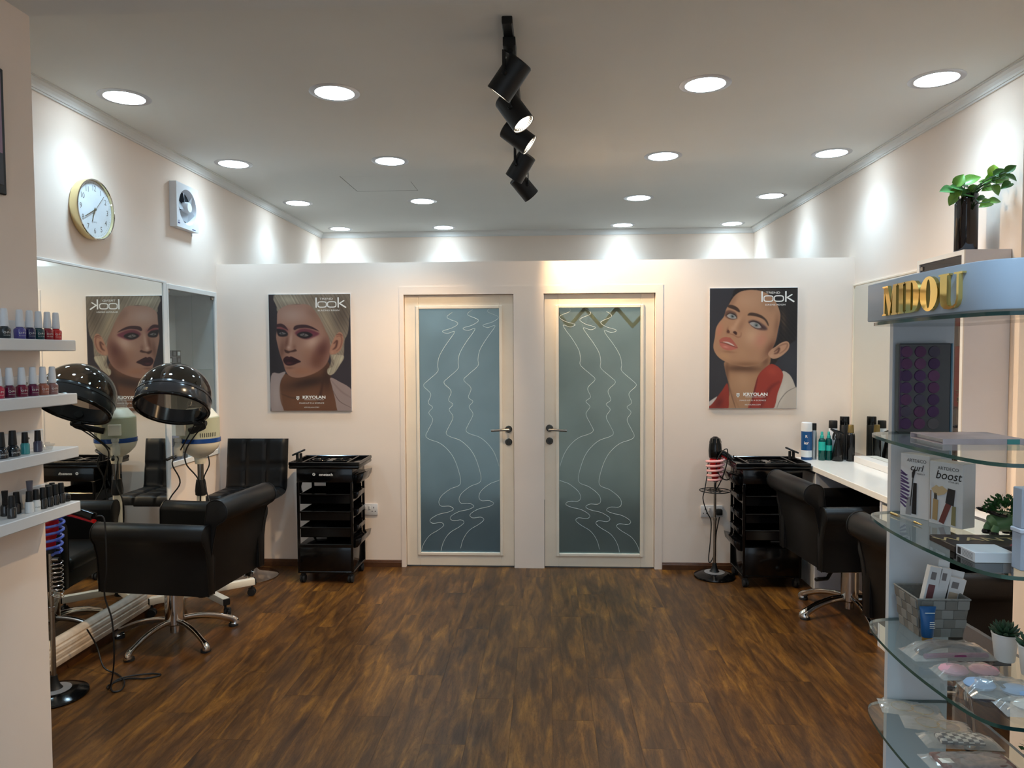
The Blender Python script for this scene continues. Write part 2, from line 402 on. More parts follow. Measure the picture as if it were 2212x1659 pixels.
def door(n, dx, gx, flip, label, fm):
    y0 = YP+.022; y1 = YP+.062
    X0, X1 = dx[0]+.003, dx[1]-.003; G0, G1 = gx; Z0, Z1 = .008, DZ-.003; GZ0, GZ1 = .103, 1.912
    b = NB()
    box(b, X0, G0, y0, y1, Z0, Z1, .002, 1); box(b, G1, X1, y0, y1, Z0, Z1, .002, 1)
    box(b, G0, G1, y0, y1, Z0, GZ0, .002, 1); box(b, G0, G1, y0, y1, GZ1, Z1, .002, 1)
    d = struct('door_%d' % n, b, M_doorp, label, 'door')
    s = NB()      # raised glazing bead
    for (a, b2, c, e) in ((G0-.018, G0+.004, GZ0-.018, GZ1+.018), (G1-.004, G1+.018, GZ0-.018, GZ1+.018)): box(s, a, b2, y0-.010, y0+.004, c, e, .003, 1)
    for (c, e) in ((GZ0-.018, GZ0+.004), (GZ1-.004, GZ1+.018)): box(s, G0+.0041, G1-.0041, y0-.0095, y0+.004, c, e, .003, 1)
    obj('glazing_bead', s, M_doorp, d)
    g = box(NB(), G0, G1, y0+.008, y0+.014, GZ0, GZ1); pane = obj('glass_pane', g, fm, d, label='frosted glass with etched profile lines')
    for k, (ox, oy) in enumerate(((-115, 16), (0, 0), (112, -16))):
        pts = []
        for zx, zy in ETCH:
            u = (zx+ox-165)/455.0; v = (zy+oy-170)/1370.0
            if flip: u = 1-u
            pts.append((G0+u*(G1-G0), y0+.0075, GZ1-v*(GZ1-GZ0)))
        runs = [[]]
        for p in spline(pts, 5):
            if G0+.004 < p.x < G1-.004 and GZ0+.004 < p.z < GZ1-.004: runs[-1].append(p)
            elif runs[-1]: runs.append([])
        e = NB()
        for rn in runs:
            if len(rn) > 2: tube(e, rn, [(.0014, .0008)]*len(rn), 4, up=(0, 1, 0))
        obj('etched_line', e, M_etch, pane)
    hx = X1-.037 if not flip else X0+.037; sgn = -1 if not flip else 1
    MF = Bs((1, 0, 0), (0, 0, 1), (hx, y0, 1.024+(.008 if flip else 0)))
    h = NB(); lathe(h, [(0, .012), (.022, .012), (.026, .008), (.026, 0)], 24, MF)
    hd = obj('handle', h, mat('dark_pewter', (70, 66, 60), .3, .9), d, label='round rose with steel lever')
    lv = NB(); cyl(lv, (hx, y0-.008, 1.024), (hx, y0-.05, 1.024), .009); tube(lv, spline([(hx-sgn*.004, y0-.048, 1.024), (hx+sgn*.05, y0-.052, 1.022), (hx+sgn*.125, y0-.05, 1.019)], 5), .009, 12)
    obj('lever', lv, M_steel, hd)
    kz = .930+(.008 if flip else 0); MK = Bs((1, 0, 0), (0, 0, 1), (hx, y0, kz))
    k = NB(); lathe(k, [(0, .004), (.010, .004), (.012, .009), (.022, .009), (.026, .005), (.026, 0)], 24, MK)
    for i in range(10): merge(k, lathe(NB(), [(0, .011), (.002, .010), (.0025, .008)], 6), MK @ Matrix.Translation((.0185*math.cos(i*PI/5), .0185*math.sin(i*PI/5), 0)))
    ko = obj('keyhole_plate', k, MATS['dark_pewter'], d)
    obj('keyhole', prism(NB(), [(hx-.0016, kz-.009), (hx+.0016, kz-.009), (hx+.0032, kz+.003), (hx, kz+.006), (hx-.0032, kz+.003)], y0-.006, y0-.003, 'y'), M_print_k, ko)
    return d
door(1, D1, (-.942, -.343), False, 'left glazed door with lever handle on its right stile', M_frost1)
door(2, D2, (.084, .683), True, 'right glazed door with lever handle on its left stile', M_frost2)

# wooden folding peg rack seen through the right door
M_peg = mat('honey_wood', (236, 188, 100), .5, var=(20, .15))
rk = thing('peg_rack', 'honey wood zigzag peg rack seen through the frosted right door', 'rack', (.38, YP+.05, 1.80))
zz = [(.05, 1.905), (.165, 1.775), (.28, 1.905), (.395, 1.775), (.51, 1.905), (.625, 1.775), (.72, 1.88)]
for (a, b_), k in zip(zip(zz, zz[1:]), range(9)):
    L_ = math.hypot(b_[0]-a[0], b_[1]-a[1]); ang = math.atan2(b_[1]-a[1], b_[0]-a[0])
    b2 = NB(); box(b2, -.012, L_+.012, -.004, .004, -.013, .013, .002, 1)
    me = b2; Mx = Matrix.Translation((a[0], YP+.0405+.008*(k % 2), a[1])) @ Matrix.Rotation(-ang, 4, 'Y')
    t = NB(); merge(t, me, Mx); obj('slat', t, M_peg, rk, world=True)
for (px_, pz_) in ((.165, 1.775), (.395, 1.775), (.625, 1.775)):
    t = NB(); cyl(t, (px_, YP+.038, pz_), (px_, YP+.1, pz_+.01), .010, .012, 12); obj('peg', t, mat('dark_peg', (60, 52, 40), .5), rk, world=True)

# ------------------------------------------------------------------ recessed downlights
M_ring = mat('light_trim_ring', (186, 186, 190), .35, .7)
M_led = mat('led_diffuser', (255, 255, 255), .5, emis=((.66, .86, 1.0), 9.0))
ring_me = mesh_of('trim_ring', lathe(NB(), [(.097, -.004), (.100, -.0045), (.118, -.003), (.1255, -.0012), (.1265, .001), (.097, .001)], 48), M_ring)
diff_me = mesh_of('diffuser', lathe(NB(), [(0, -.003), (.0975, -.003), (.0975, .001)], 48), M_led)
cols = (-2.156, -1.066, .783, 1.891); rows = (3.632, 4.915, 6.198, 7.481)
where = [['above the wall clock', 'over the left floor area', 'over the right floor area', 'near the hanging plant'],
         ['beside the exhaust fan', 'left of the track lights, above the blond poster', 'above the right glazed door', 'above the dark haired poster'],
         ['behind the partition against the left wall', 'behind the access hatch', 'behind the partition right of centre', 'behind the partition against the right wall'],
         ['in the far left ceiling corner', 'at the far wall left of centre', 'at the far wall right of centre', 'in the far right ceiling corner']]
for j, yy in enumerate(rows):
    for i, xx in enumerate(cols):
        t = thing('recessed_downlight', 'round recessed cool white ceiling light ' + where[j][i], 'ceiling light', (xx, yy, H), 0, 'recessed ceiling downlights')
        for nm, me in (('trim_ring', ring_me), ('diffuser', diff_me)):
            o = bpy.data.objects.new(nm, me); COL.objects.link(o); o.parent = t
        ld = bpy.data.lights.new('lamp', 'SPOT'); ld.energy = DOWN_W; ld.color = (.50, .77, 1.0); ld.spot_size = math.radians(132); ld.spot_blend = 1.0; ld.shadow_soft_size = .09
        lo = bpy.data.objects.new('lamp', ld); COL.objects.link(lo); lo.parent = t; lo.location = (0, 0, -.02)

for xx, yy, wh in ((-.75, 1.0, 'front left'), (.75, 1.0, 'front right'), (0, -.9, 'middle')):  # unseen fill lights, added to throw cool light on shelves and display stand
    t = thing('recessed_downlight', 'round cool white fill light, added out of view in the '+wh+' of the shop front soffit', 'ceiling light', (xx, yy, ZS), 0, 'added fill lights of the shop front')
    for nm, me in (('trim_ring', ring_me), ('diffuser', diff_me)):
        o = bpy.data.objects.new(nm, me); COL.objects.link(o); o.parent = t
    ld = bpy.data.lights.new('lamp', 'SPOT'); ld.energy = DOWN_W*1.7; ld.color = (.50, .77, 1.0); ld.spot_size = math.radians(132); ld.spot_blend = 1.0; ld.shadow_soft_size = .09
    lo = bpy.data.objects.new('lamp', ld); COL.objects.link(lo); lo.parent = t; lo.location = (0, 0, -.02)

# ------------------------------------------------------------------ track with five spotlights
tb = NB(); box(tb, -.021, .021, 2.86-4, 5.1-4, -.030, 0, .003, 1); box(tb, -.008, .008, 2.862-4, 5.098-4, -.0305, -.02)
trk = solo('light_track', merge(NB(), tb, Matrix.Translation((-.152, 4, H))), M_blackm, 'black ceiling rail that carries five spotlights', 'light track')
M_refl = mat('spot_reflector', (235, 225, 205), .25, .9, emis=((1, .86, .66), .9))
M_lamp = mat('spot_lamp', (255, 250, 240), .4, emis=((1, .88, .68), 30))
def spot(y, z, d, label):
    x = -.150
    t = thing('track_spotlight', label, 'spotlight', (x, y, H-.03), 0, 'black spotlights on the ceiling rail')
    d = Vector(d).normalized(); c = Vector((0, 0, z-(H-.03)))
    q = d.to_track_quat('Z', 'Y').to_matrix().to_4x4(); Mh = Matrix.Translation(c) @ q
    b = NB(); box(b, -.026, .026, -.055, .055, -.036, 0, .002, 1); cyl(b, (0, 0, -.03), (0, 0, -.05), .014)
    obj('adapter', b, M_blackm, t)
    br = NB()
    sd = d.cross(Vector((0, 0, 1))).normalized()
    if sd.y > 0: sd = -sd
    off = sd*.066
    tube(br, [Vector((0, 0, -.05)), Vector((0, 0, -.052))+off*.6, Vector((0, 0, -.06))+off, c+off*.99+Vector((0, 0, -.005))], [(.011, .0035)]*4, 8)
    merge(br, lathe(NB(), [(0, .006), (.009, .006), (.011, 0), (.011, -.012), (0, -.012)], 14), Matrix.Translation(c+off*.97) @ sd.to_track_quat('Z', 'Y').to_matrix().to_4x4())
    obj('bracket', br, M_blackm, t)
    hb_ = NB(); lathe(hb_, [(0, -.078), (.050, -.078), (.055, -.073), (.056, .082), (.0535, .082), (.0525, .06), (.0525, .03)], 40, Mh); obj('head', hb_, M_blackm, t)
    rf = NB(); lathe(rf, [(.0525, .0795), (.046, .062), (.030, .046)], 40, Mh); ro = obj('reflector', rf, M_refl, t)
    rb = NB()
    for i in range(28):
        a = 2*PI*i/28; box(rb, .044, .0525, -.0012, .0012, .062, .078, M=Mh @ Matrix.Rotation(a, 4, 'Z'))
    obj('fins', rb, M_blackm, ro)
    lp = NB(); lathe(lp, [(0, .050), (.031, .047)], 24, Mh); obj('lamp_face', lp, M_lamp, t)
    ld = bpy.data.lights.new('lamp', 'SPOT'); ld.energy = SPOT_W; ld.color = (1.0, .72, .42); ld.spot_size = math.radians(80); ld.spot_blend = 1.0; ld.shadow_soft_size = .03
    lo = bpy.data.objects.new('lamp', ld); COL.objects.link(lo); lo.parent = t
    lo.matrix_basis = Mh @ Matrix.Translation((0, 0, .085)) @ Matrix.Rotation(PI, 4, 'X')
    return t
spot(3.03, 2.722, (-.60, .20, -.77), 'black track spotlight nearest the camera, tilted to the left')
spot(3.40, 2.708, (.55, -.16, -.80), 'second black track spotlight, its bright lamp face showing')
spot(3.80, 2.712, (.78, -.02, -.60), 'third black track spotlight, tilted far to the right')
spot(4.30, 2.685, (-.54, .30, -.79), 'fourth black track spotlight, tilted to the left')
spot(4.80, 2.682, (.63, .34, -.70), 'farthest black track spotlight, turned to the right wall')
# ================================================================== POSTERS (flat prints painted on a fine grid)
class Paint:
    def __init__(s, x0, x1, y0, y1, bgc, nx=170, ny=240):
        s.nx, s.ny = nx, ny
        gx, gy = np.meshgrid(np.linspace(x0, x1, nx), np.linspace(y0, y1, ny)); s.X = gx; s.Y = gy
        s.C = np.zeros((ny, nx, 3)); s.C[:] = bgc
        rs = np.random.RandomState(3); s.ph = rs.rand(40)*6.28; s.fr = rs.rand(40)
    def mask(s, pts, feather, smooth=True):
        P = spline([(p[0], p[1], 0) for p in pts], 4, True) if smooth else [Vector((p[0], p[1], 0)) for p in pts]
        P = np.array([(p.x, p.y) for p in P]); m = np.zeros_like(s.X)
        f = max(feather, 3.0)
        ok = (s.X > P[:, 0].min()-f) & (s.X < P[:, 0].max()+f) & (s.Y > P[:, 1].min()-f) & (s.Y < P[:, 1].max()+f)
        x = s.X[ok]; y = s.Y[ok]
        if x.size == 0: return m
        d = np.full(x.shape, 1e9); ins = np.zeros(x.shape, bool); Q = np.roll(P, -1, 0)
        for a, b in zip(P, Q):
            e = b-a; L2 = max(e@e, 1e-9); t = np.clip(((x-a[0])*e[0]+(y-a[1])*e[1])/L2, 0, 1)
            d = np.minimum(d, (x-a[0]-t*e[0])**2+(y-a[1]-t*e[1])**2)
            c = ((a[1] > y) != (b[1] > y)); ins ^= c & (x < e[0]*(y-a[1])/(e[1] if abs(e[1]) > 1e-9 else 1e-9)+a[0])
        d = np.sqrt(d)*np.where(ins, 1, -1); m[ok] = np.clip(d/(2*f)+.5, 0, 1); m[ok] = m[ok]**2*(3-2*m[ok]); return m
    def fill(s, pts, col, feather=5, a=1.0, smooth=True, within=None):
        m = s.mask(pts, feather, smooth)*a
        if within is not None: m = m*within
        s.C += (np.array(col, float)-s.C)*m[..., None]; return m
    def glow(s, cx, cy, rx, ry, col, a=1.0, ang=0, within=None):
        c, n = math.cos(ang), math.sin(ang); u = ((s.X-cx)*c+(s.Y-cy)*n)/rx; v = (-(s.X-cx)*n+(s.Y-cy)*c)/ry
        m = np.exp(-(u*u+v*v)*1.3)*a
        if within is not None: m = m*within
        s.C += (np.array(col, float)-s.C)*m[..., None]
    def line(s, pts, w, col, a=1.0, feather=4, within=None):
        P = [Vector((p[0], p[1], 0)) for p in spline([(q[0], q[1], 0) for q in pts], 5)]; d = np.full(s.X.shape, 1e9); n = len(P)
        for i in range(n-1):
            p, q = P[i], P[i+1]; e = q-p; L2 = max(e.length_squared, 1e-9)
            t = np.clip(((s.X-p.x)*e.x+(s.Y-p.y)*e.y)/L2, 0, 1)
            k = i/max(1, n-2); ww = w*math.sin(PI*(.12+.76*k))
            d = np.minimum(d, np.hypot(s.X-p.x-t*e.x, s.Y-p.y-t*e.y)-ww)
        m = np.clip(.5-d/(2*feather), 0, 1)*a
        if within is not None: m = m*within
        s.C += (np.array(col, float)-s.C)*m[..., None]
    def streak(s, m, fx, fy, amp):
        """strand pattern: fx,fy functions give coordinate across the strands"""
        c = fx(s.X, s.Y); v = sum(np.sin(c*(.05+.35*s.fr[k])+s.ph[k]+.004*fy(s.X, s.Y)*s.fr[k+9]) for k in range(9))/4.0
        s.C *= (1+amp*v*m)[..., None]
def poster_blond():
    p = Paint(105, 1108, 140, 1535, (50, 43, 47))
    p.glow(1000, 1150, 350, 250, (60, 52, 58), .8); p.glow(120, 700, 120, 500, (40, 33, 36), .7)
    neck = p.fill([(290, 1090), (450, 1130), (700, 1050), (830, 950), (862, 1170), (890, 1330), (955, 1560), (255, 1560), (222, 1400), (218, 1260), (255, 1140)], (112, 72, 50), 6)
    p.glow(560, 1430, 260, 130, (128, 84, 58), .8, within=neck); p.glow(600, 1190, 330, 75, (58, 36, 28), .95, -.2, within=neck); p.glow(810, 1120, 70, 190, (62, 38, 28), .9, within=neck)
    p.line([(760, 1180), (730, 1330), (700, 1440)], 16, (66, 38, 28), .8, 14); p.line([(240, 1330), (380, 1380), (520, 1370)], 7, (70, 44, 32), .7, 9)
    p.fill([(118, 1118), (220, 1085), (300, 1068), (240, 1170), (220, 1290), (232, 1420), (268, 1560), (118, 1560)], (168, 150, 146), 4)
    p.glow(180, 1350, 60, 200, (184, 166, 160), .7, within=p.mask([(118, 1118), (300, 1068), (230, 1200), (268, 1560), (118, 1560)], 5))
    cr = p.fill([(852, 1140), (960, 1185), (1120, 1300), (1130, 1560), (952, 1560), (905, 1390), (872, 1250)], (164, 142, 136), 4)
    p.line([(880, 1290), (960, 1420), (1105, 1500)], 3, (90, 70, 66), .9, 4, cr); p.line([(860, 1170), (980, 1300), (1105, 1380)], 8, (130, 108, 104), .6, 10, cr)
    hair = p.fill([(235, 120), (1094, 120), (1094, 430), (1075, 600), (1032, 700), (1018, 880), (960, 1000), (905, 1078), (852, 1106), (816, 1080), (835, 1020), (862, 950), (850, 860), (790, 700), (690, 430), (560, 280), (400, 260), (230, 345), (204, 290)], (144, 128, 110), 5)
    p.glow(350, 200, 160, 60, (186, 172, 146), .8, .1, hair); p.glow(840, 480, 60, 220, (178, 158, 128), .7, -.5, hair); p.glow(1000, 380, 150, 260, (92, 78, 66), .9, 0, hair); p.glow(700, 190, 120, 60, (120, 102, 84), .7, 0, hair)
    p.streak(hair, lambda x, y: x*.75-y*.42, lambda x, y: y, .10)
    face = p.fill([(222, 335), (330, 270), (480, 258), (610, 275), (715, 400), (795, 560), (850, 690), (850, 860), (800, 980), (700, 1062), (580, 1112), (450, 1138), (350, 1115), (300, 1055), (272, 960), (236, 860), (206, 740), (190, 650), (200, 560), (206, 430)], (162, 120, 102), 5)
    p.glow(400, 390, 210, 110, (182, 148, 132), .9, 0, face); p.glow(640, 715, 130, 80, (204, 166, 146), .9, -.5, face)
    p.glow(755, 810, 95, 170, (92, 48, 42), .9, .45, face); p.glow(690, 940, 120, 120, (112, 66, 50), .75, .4, face); p.glow(500, 1060, 170, 55, (164, 110, 82), .8, 0, face)
    p.glow(260, 800, 40, 150, (110, 72, 58), .75, .15, face); p.glow(560, 850, 70, 100, (160, 114, 92), .6, 0, face); p.glow(380, 1040, 60, 30, (170, 120, 96), .6, 0, face); p.glow(800, 520, 45, 150, (124, 88, 66), .6, -.35, face); p.glow(690, 420, 60, 130, (146, 108, 88), .6, -.5, face)
    p.glow(640, 360, 90, 60, (140, 104, 88), .6, .6, face)
    # nose
    p.glow(318, 720, 26, 110, (112, 70, 56), .8, .18, face); p.glow(372, 680, 20, 105, (192, 154, 136), .85, .12, face); p.glow(345, 775, 26, 24, (206, 168, 150), .8, 0, face); p.glow(415, 770, 26, 40, (132, 90, 74), .7, 0, face)
    p.fill([(290, 800), (300, 830), (335, 845), (365, 832), (405, 828), (442, 815), (425, 795), (395, 806), (350, 816), (315, 806)], (74, 42, 34), 8)
    # eyes
    for k in range(2): p.glow(262, 556, 80, 34, (124, 56, 62), .8, .2, face)
    p.fill([(200, 552), (250, 556), (300, 568), (336, 606), (322, 636), (270, 644), (225, 636), (204, 600)], (30, 20, 24), 9)
    p.fill([(228, 604), (262, 590), (312, 606), (290, 616), (250, 618)], (116, 110, 108), 4); p.glow(262, 604, 14, 12, (34, 28, 30), 1); p.glow(270, 598, 4, 4, (220, 214, 210), 1)
    p.fill([(425, 600), (500, 552), (600, 556), (690, 590), (720, 614), (660, 648), (570, 676), (480, 652)], (104, 44, 56), 16, .95); p.glow(660, 610, 60, 26, (120, 50, 70), .6, .15, face)
    p.fill([(446, 622), (500, 590), (580, 590), (640, 622), (610, 652), (550, 668), (490, 656)], (26, 17, 20), 9)
    p.fill([(482, 626), (530, 606), (590, 630), (545, 644)], (112, 104, 100), 4); p.glow(533, 624, 16, 15, (40, 32, 34), 1); p.glow(528, 616, 5, 5, (220, 214, 210), 1)
    p.fill([(195, 498), (255, 488), (305, 515), (340, 568), (300, 548), (250, 528), (197, 528)], (62, 34, 38), 6)
    p.fill([(405, 552), (428, 515), (500, 502), (580, 508), (660, 540), (720, 582), (640, 556), (560, 540), (470, 548), (425, 566)], (60, 32, 36), 6)
    # mouth
    p.fill([(272, 928), (292, 892), (322, 880), (350, 888), (372, 882), (430, 908), (492, 944), (440, 966), (400, 984), (345, 992), (300, 978)], (48, 14, 20), 5)
    p.line([(280, 934), (330, 928), (400, 938), (485, 944)], 3, (20, 6, 9), .9, 4); p.glow(345, 962, 45, 13, (96, 40, 44), .8); p.glow(330, 902, 30, 8, (84, 34, 40), .7); p.glow(350, 1020, 60, 16, (112, 72, 56), .6)
    # ear
    p.fill([(848, 845), (856, 780), (880, 720), (915, 645), (968, 594), (1008, 614), (1020, 690), (992, 790), (945, 840), (885, 862)], (176, 126, 102), 5)
    p.line([(935, 650), (985, 640), (1000, 700), (975, 780), (930, 820)], 7, (120, 72, 58), .8, 7); p.line([(900, 730), (940, 700), (925, 770), (890, 800)], 12, (84, 44, 36), .9, 8); p.line([(930, 628), (975, 618), (1008, 640)], 6, (92, 46, 38), .8, 6); p.glow(880, 835, 18, 18, (196, 146, 120), .7)
    tail = p.fill([(870, 868), (950, 866), (1016, 872), (1016, 918), (960, 1000), (905, 1078), (852, 1108), (816, 1082), (822, 1030), (880, 1010), (905, 950)], (176, 162, 138), 5)
    p.streak(tail, lambda x, y: x*.9+y*.35, lambda x, y: y, .12); p.glow(985, 920, 24, 60, (206, 194, 166), .7, .5, tail)
    return p
def poster_dark():
    p = Paint(114, 1178, 112, 1566, (50, 50, 57))
    p.glow(250, 1150, 150, 300, (58, 58, 64), .7); p.glow(1080, 1000, 130, 160, (60, 60, 66), .7)
    hair = p.fill([(500, 95), (1200, 95), (1172, 680), (1130, 760), (1085, 800), (1000, 900), (900, 1040), (845, 1030), (840, 900), (925, 760), (965, 560), (900, 300), (700, 150), (500, 150), (420, 220), (350, 300), (385, 210)], (30, 26, 26), 6)
    p.glow(760, 150, 180, 40, (78, 64, 54), .8, 0, hair); p.glow(1010, 500, 40, 160, (84, 62, 46), .7, -.1, hair); p.streak(hair, lambda x, y: x*.6-y*.5, lambda x, y: x, .25)
    neck = p.fill([(300, 1000), (450, 1040), (600, 1060), (760, 1000), (850, 920), (845, 1040), (730, 1160), (680, 1280), (640, 1420), (600, 1590), (330, 1590), (360, 1400), (345, 1250), (310, 1120)], (186, 138, 102), 6)
    p.glow(520, 1085, 280, 55, (96, 62, 44), .95, .03, neck); p.glow(330, 1150, 30, 200, (120, 82, 60), .8, 0, neck); p.glow(800, 1000, 60, 90, (120, 78, 56), .8, .4, neck); p.glow(520, 1240, 120, 120, (200, 154, 118), .7, 0, neck)
    p.line([(345, 1240), (385, 1400), (440, 1570)], 6, (104, 68, 50), .8, 7); p.line([(360, 1300), (420, 1440), (480, 1560)], 14, (160, 112, 82), .5, 14)
    rl = p.fill([(330, 1262), (352, 1340), (355, 1440), (330, 1590), (100, 1590), (120, 1520), (200, 1440), (270, 1350)], (162, 54, 40), 4); p.glow(230, 1500, 60, 90, (110, 34, 28), .8, .5, rl)
    p.fill([(100, 1500), (150, 1460), (210, 1425), (160, 1500), (112, 1540)], (214, 204, 196), 4)
    wh = p.fill([(1000, 1120), (1080, 1150), (1130, 1220), (1165, 1310), (1190, 1330), (1190, 1590), (860, 1590), (920, 1450), (980, 1280)], (204, 190, 176), 4); p.glow(1000, 1400, 50, 170, (226, 214, 200), .7, .3, wh); p.line([(1165, 1312), (1060, 1370), (980, 1470), (940, 1565)], 3, (60, 52, 50), .9, 4, wh)
    rd = p.fill([(840, 1040), (900, 1035), (970, 1080), (1012, 1150), (1000, 1240), (950, 1380), (880, 1590), (600, 1590), (640, 1440), (672, 1290), (720, 1150)], (166, 56, 42), 4)
    p.glow(880, 1120, 80, 60, (186, 72, 54), .8, .3, rd); p.line([(960, 1250), (860, 1320), (790, 1450), (740, 1570)], 22, (118, 34, 28), .75, 20, rd); p.line([(700, 1200), (665, 1350), (620, 1560)], 12, (110, 34, 28), .8, 10, rd)
    face = p.fill([(340, 320), (410, 210), (500, 150), (640, 135), (780, 165), (900, 260), (965, 400), (968, 500), (945, 620), (925, 730), (900, 800), (850, 900), (800, 970), (700, 1035), (570, 1062), (440, 1042), (310, 1000), (225, 945), (172, 870), (160, 800), (178, 700), (190, 600), (225, 530), (285, 455), (312, 370)], (190, 140, 106), 5)
    p.glow(560, 270, 220, 110, (202, 154, 120), .8, 0, face); p.glow(640, 690, 130, 120, (222, 176, 140), .8, .3, face); p.glow(740, 740, 90, 110, (208, 130, 108), .6, .3, face)
    p.glow(860, 840, 70, 150, (120, 76, 56), .85, .55, face); p.glow(930, 560, 40, 160, (140, 96, 70), .75, .1, face); p.glow(840, 300, 80, 120, (160, 114, 84), .7, -.6, face); p.glow(560, 1030, 230, 36, (142, 98, 68), .8, 0, face)
    p.glow(235, 620, 40, 90, (206, 128, 100), .7, .2, face); p.glow(300, 930, 90, 45, (206, 156, 112), .7, .3, face); p.glow(500, 900, 100, 60, (198, 150, 112), .5, 0, face); p.glow(390, 260, 45, 120, (150, 106, 80), .7, .5, face)
    # nose
    p.glow(440, 540, 26, 100, (214, 166, 132), .8, .55, face); p.glow(400, 600, 40, 36, (212, 162, 128), .8, 0, face); p.glow(500, 560, 34, 90, (164, 116, 88), .7, .4, face); p.glow(330, 620, 14, 40, (138, 88, 66), .8, .2, face)
    p.fill([(322, 640), (340, 612), (360, 640), (345, 655)], (96, 54, 42), 6); p.fill([(398, 640), (425, 630), (448, 650), (440, 676), (418, 665)], (70, 34, 28), 6); p.line([(330, 655), (400, 672), (450, 700), (490, 695), (500, 650)], 6, (146, 92, 70), .7, 8)
    # eyes
    p.fill([(296, 440), (312, 390), (360, 378), (430, 410), (446, 470), (400, 486), (340, 478)], (98, 66, 56), 14, .85)
    p.fill([(325, 440), (370, 418), (420, 440), (440, 474), (390, 480), (345, 466)], (176, 168, 162), 4); p.glow(392, 450, 26, 26, (96, 112, 112), 1); p.glow(392, 450, 12, 12, (18, 18, 20), 1); p.glow(398, 442, 4, 4, (245, 245, 245), 1)
    p.line([(310, 440), (355, 412), (420, 432), (444, 474)], 6, (34, 24, 24), .95, 5); p.line([(330, 466), (390, 488), (440, 478)], 3, (70, 44, 40), .8, 5)
    p.fill([(585, 520), (640, 496), (720, 520), (800, 580), (810, 615), (740, 620), (660, 590)], (92, 62, 60), 16, .85)
    p.fill([(600, 535), (650, 522), (710, 545), (740, 588), (690, 595), (640, 575)], (176, 168, 162), 4); p.glow(682, 558, 27, 27, (96, 112, 112), 1); p.glow(682, 558, 12, 12, (18, 18, 20), 1); p.glow(678, 550, 4, 4, (245, 245, 245), 1)
    p.line([(590, 530), (645, 510), (715, 536), (765, 595)], 7, (34, 24, 24), .95, 5); p.line([(620, 565), (680, 600), (750, 610)], 4, (70, 44, 44), .8, 5); p.glow(770, 590, 40, 22, (66, 46, 48), .7, .6, face)
    p.fill([(330, 330), (350, 312), (400, 318), (450, 345), (480, 385), (470, 402), (410, 370), (350, 348)], (70, 48, 38), 7)
    p.fill([(575, 440), (600, 410), (660, 412), (740, 440), (800, 490), (828, 540), (826, 570), (780, 500), (700, 460), (620, 445)], (72, 50, 40), 7)
    # mouth
    p.fill([(232, 742), (262, 712), (310, 700), (340, 705), (370, 712), (420, 770), (460, 832), (410, 800), (340, 776), (280, 758), (240, 762)], (186, 98, 82), 5)
    p.fill([(236, 765), (290, 770), (350, 790), (410, 810), (455, 834), (400, 856), (340, 862), (280, 842), (245, 806)], (198, 110, 94), 5)
    p.line([(285, 758), (335, 768), (385, 790), (410, 806)], 8, (228, 216, 210), .9, 5); p.line([(240, 764), (300, 776), (400, 812), (455, 832)], 4, (92, 38, 34), .8, 5); p.glow(310, 820, 36, 14, (226, 152, 134), .8, .2); p.glow(350, 880, 80, 14, (150, 100, 72), .6, .1, face)
    # ear
    p.fill([(828, 915), (860, 860), (920, 820), (985, 775), (1050, 755), (1084, 785), (1075, 850), (1020, 910), (950, 955), (880, 965)], (200, 150, 118), 5)
    p.line([(900, 850), (1000, 795), (1060, 790), (1040, 850), (970, 905)], 8, (142, 96, 74), .85, 8); p.line([(905, 880), (960, 840), (945, 890), (905, 905)], 12, (92, 54, 42), .9, 9); p.glow(870, 930, 24, 22, (216, 166, 134), .7)
    p.line([(900, 850), (970, 790), (1050, 762)], 4, (214, 168, 138), .7, 5)
    return p
M_art = bpy.data.materials.new('printed_poster'); M_art.use_nodes = True
_a = M_art.node_tree.nodes.new('ShaderNodeVertexColor'); _a.layer_name = 'print'
M_art.node_tree.links.new(_a.outputs[0], M_art.node_tree.nodes['Principled BSDF'].inputs['Base Color']); M_art.node_tree.nodes['Principled BSDF'].inputs['Roughness'].default_value = .38
def art_mesh(p, w, h):
    ny, nx = p.ny, p.nx; ii, jj = np.meshgrid(np.arange(nx), np.arange(ny))
    v = np.stack([(ii/(nx-1)-.5)*w, np.zeros_like(ii, float), h-jj/(ny-1)*h], -1).reshape(-1, 3)
    a = (jj[:-1, :-1]*nx+ii[:-1, :-1]).ravel(); f = np.stack([a, a+nx, a+nx+1, a+1], -1)
    me = bpy.data.meshes.new('print'); me.from_pydata(v.tolist(), [], f.tolist())
    c = np.clip(p.C*.9, 0, 255)/255; c = np.where(c <= .04045, c/12.92, ((c+.055)/1.055)**2.4).reshape(-1, 3)
    at = me.color_attributes.new('print', 'FLOAT_COLOR', 'POINT'); at.data.foreach_set('color', np.concatenate([c, np.ones((len(c), 1))], 1).astype(np.float32).ravel())
    me.materials.append(M_art); return me
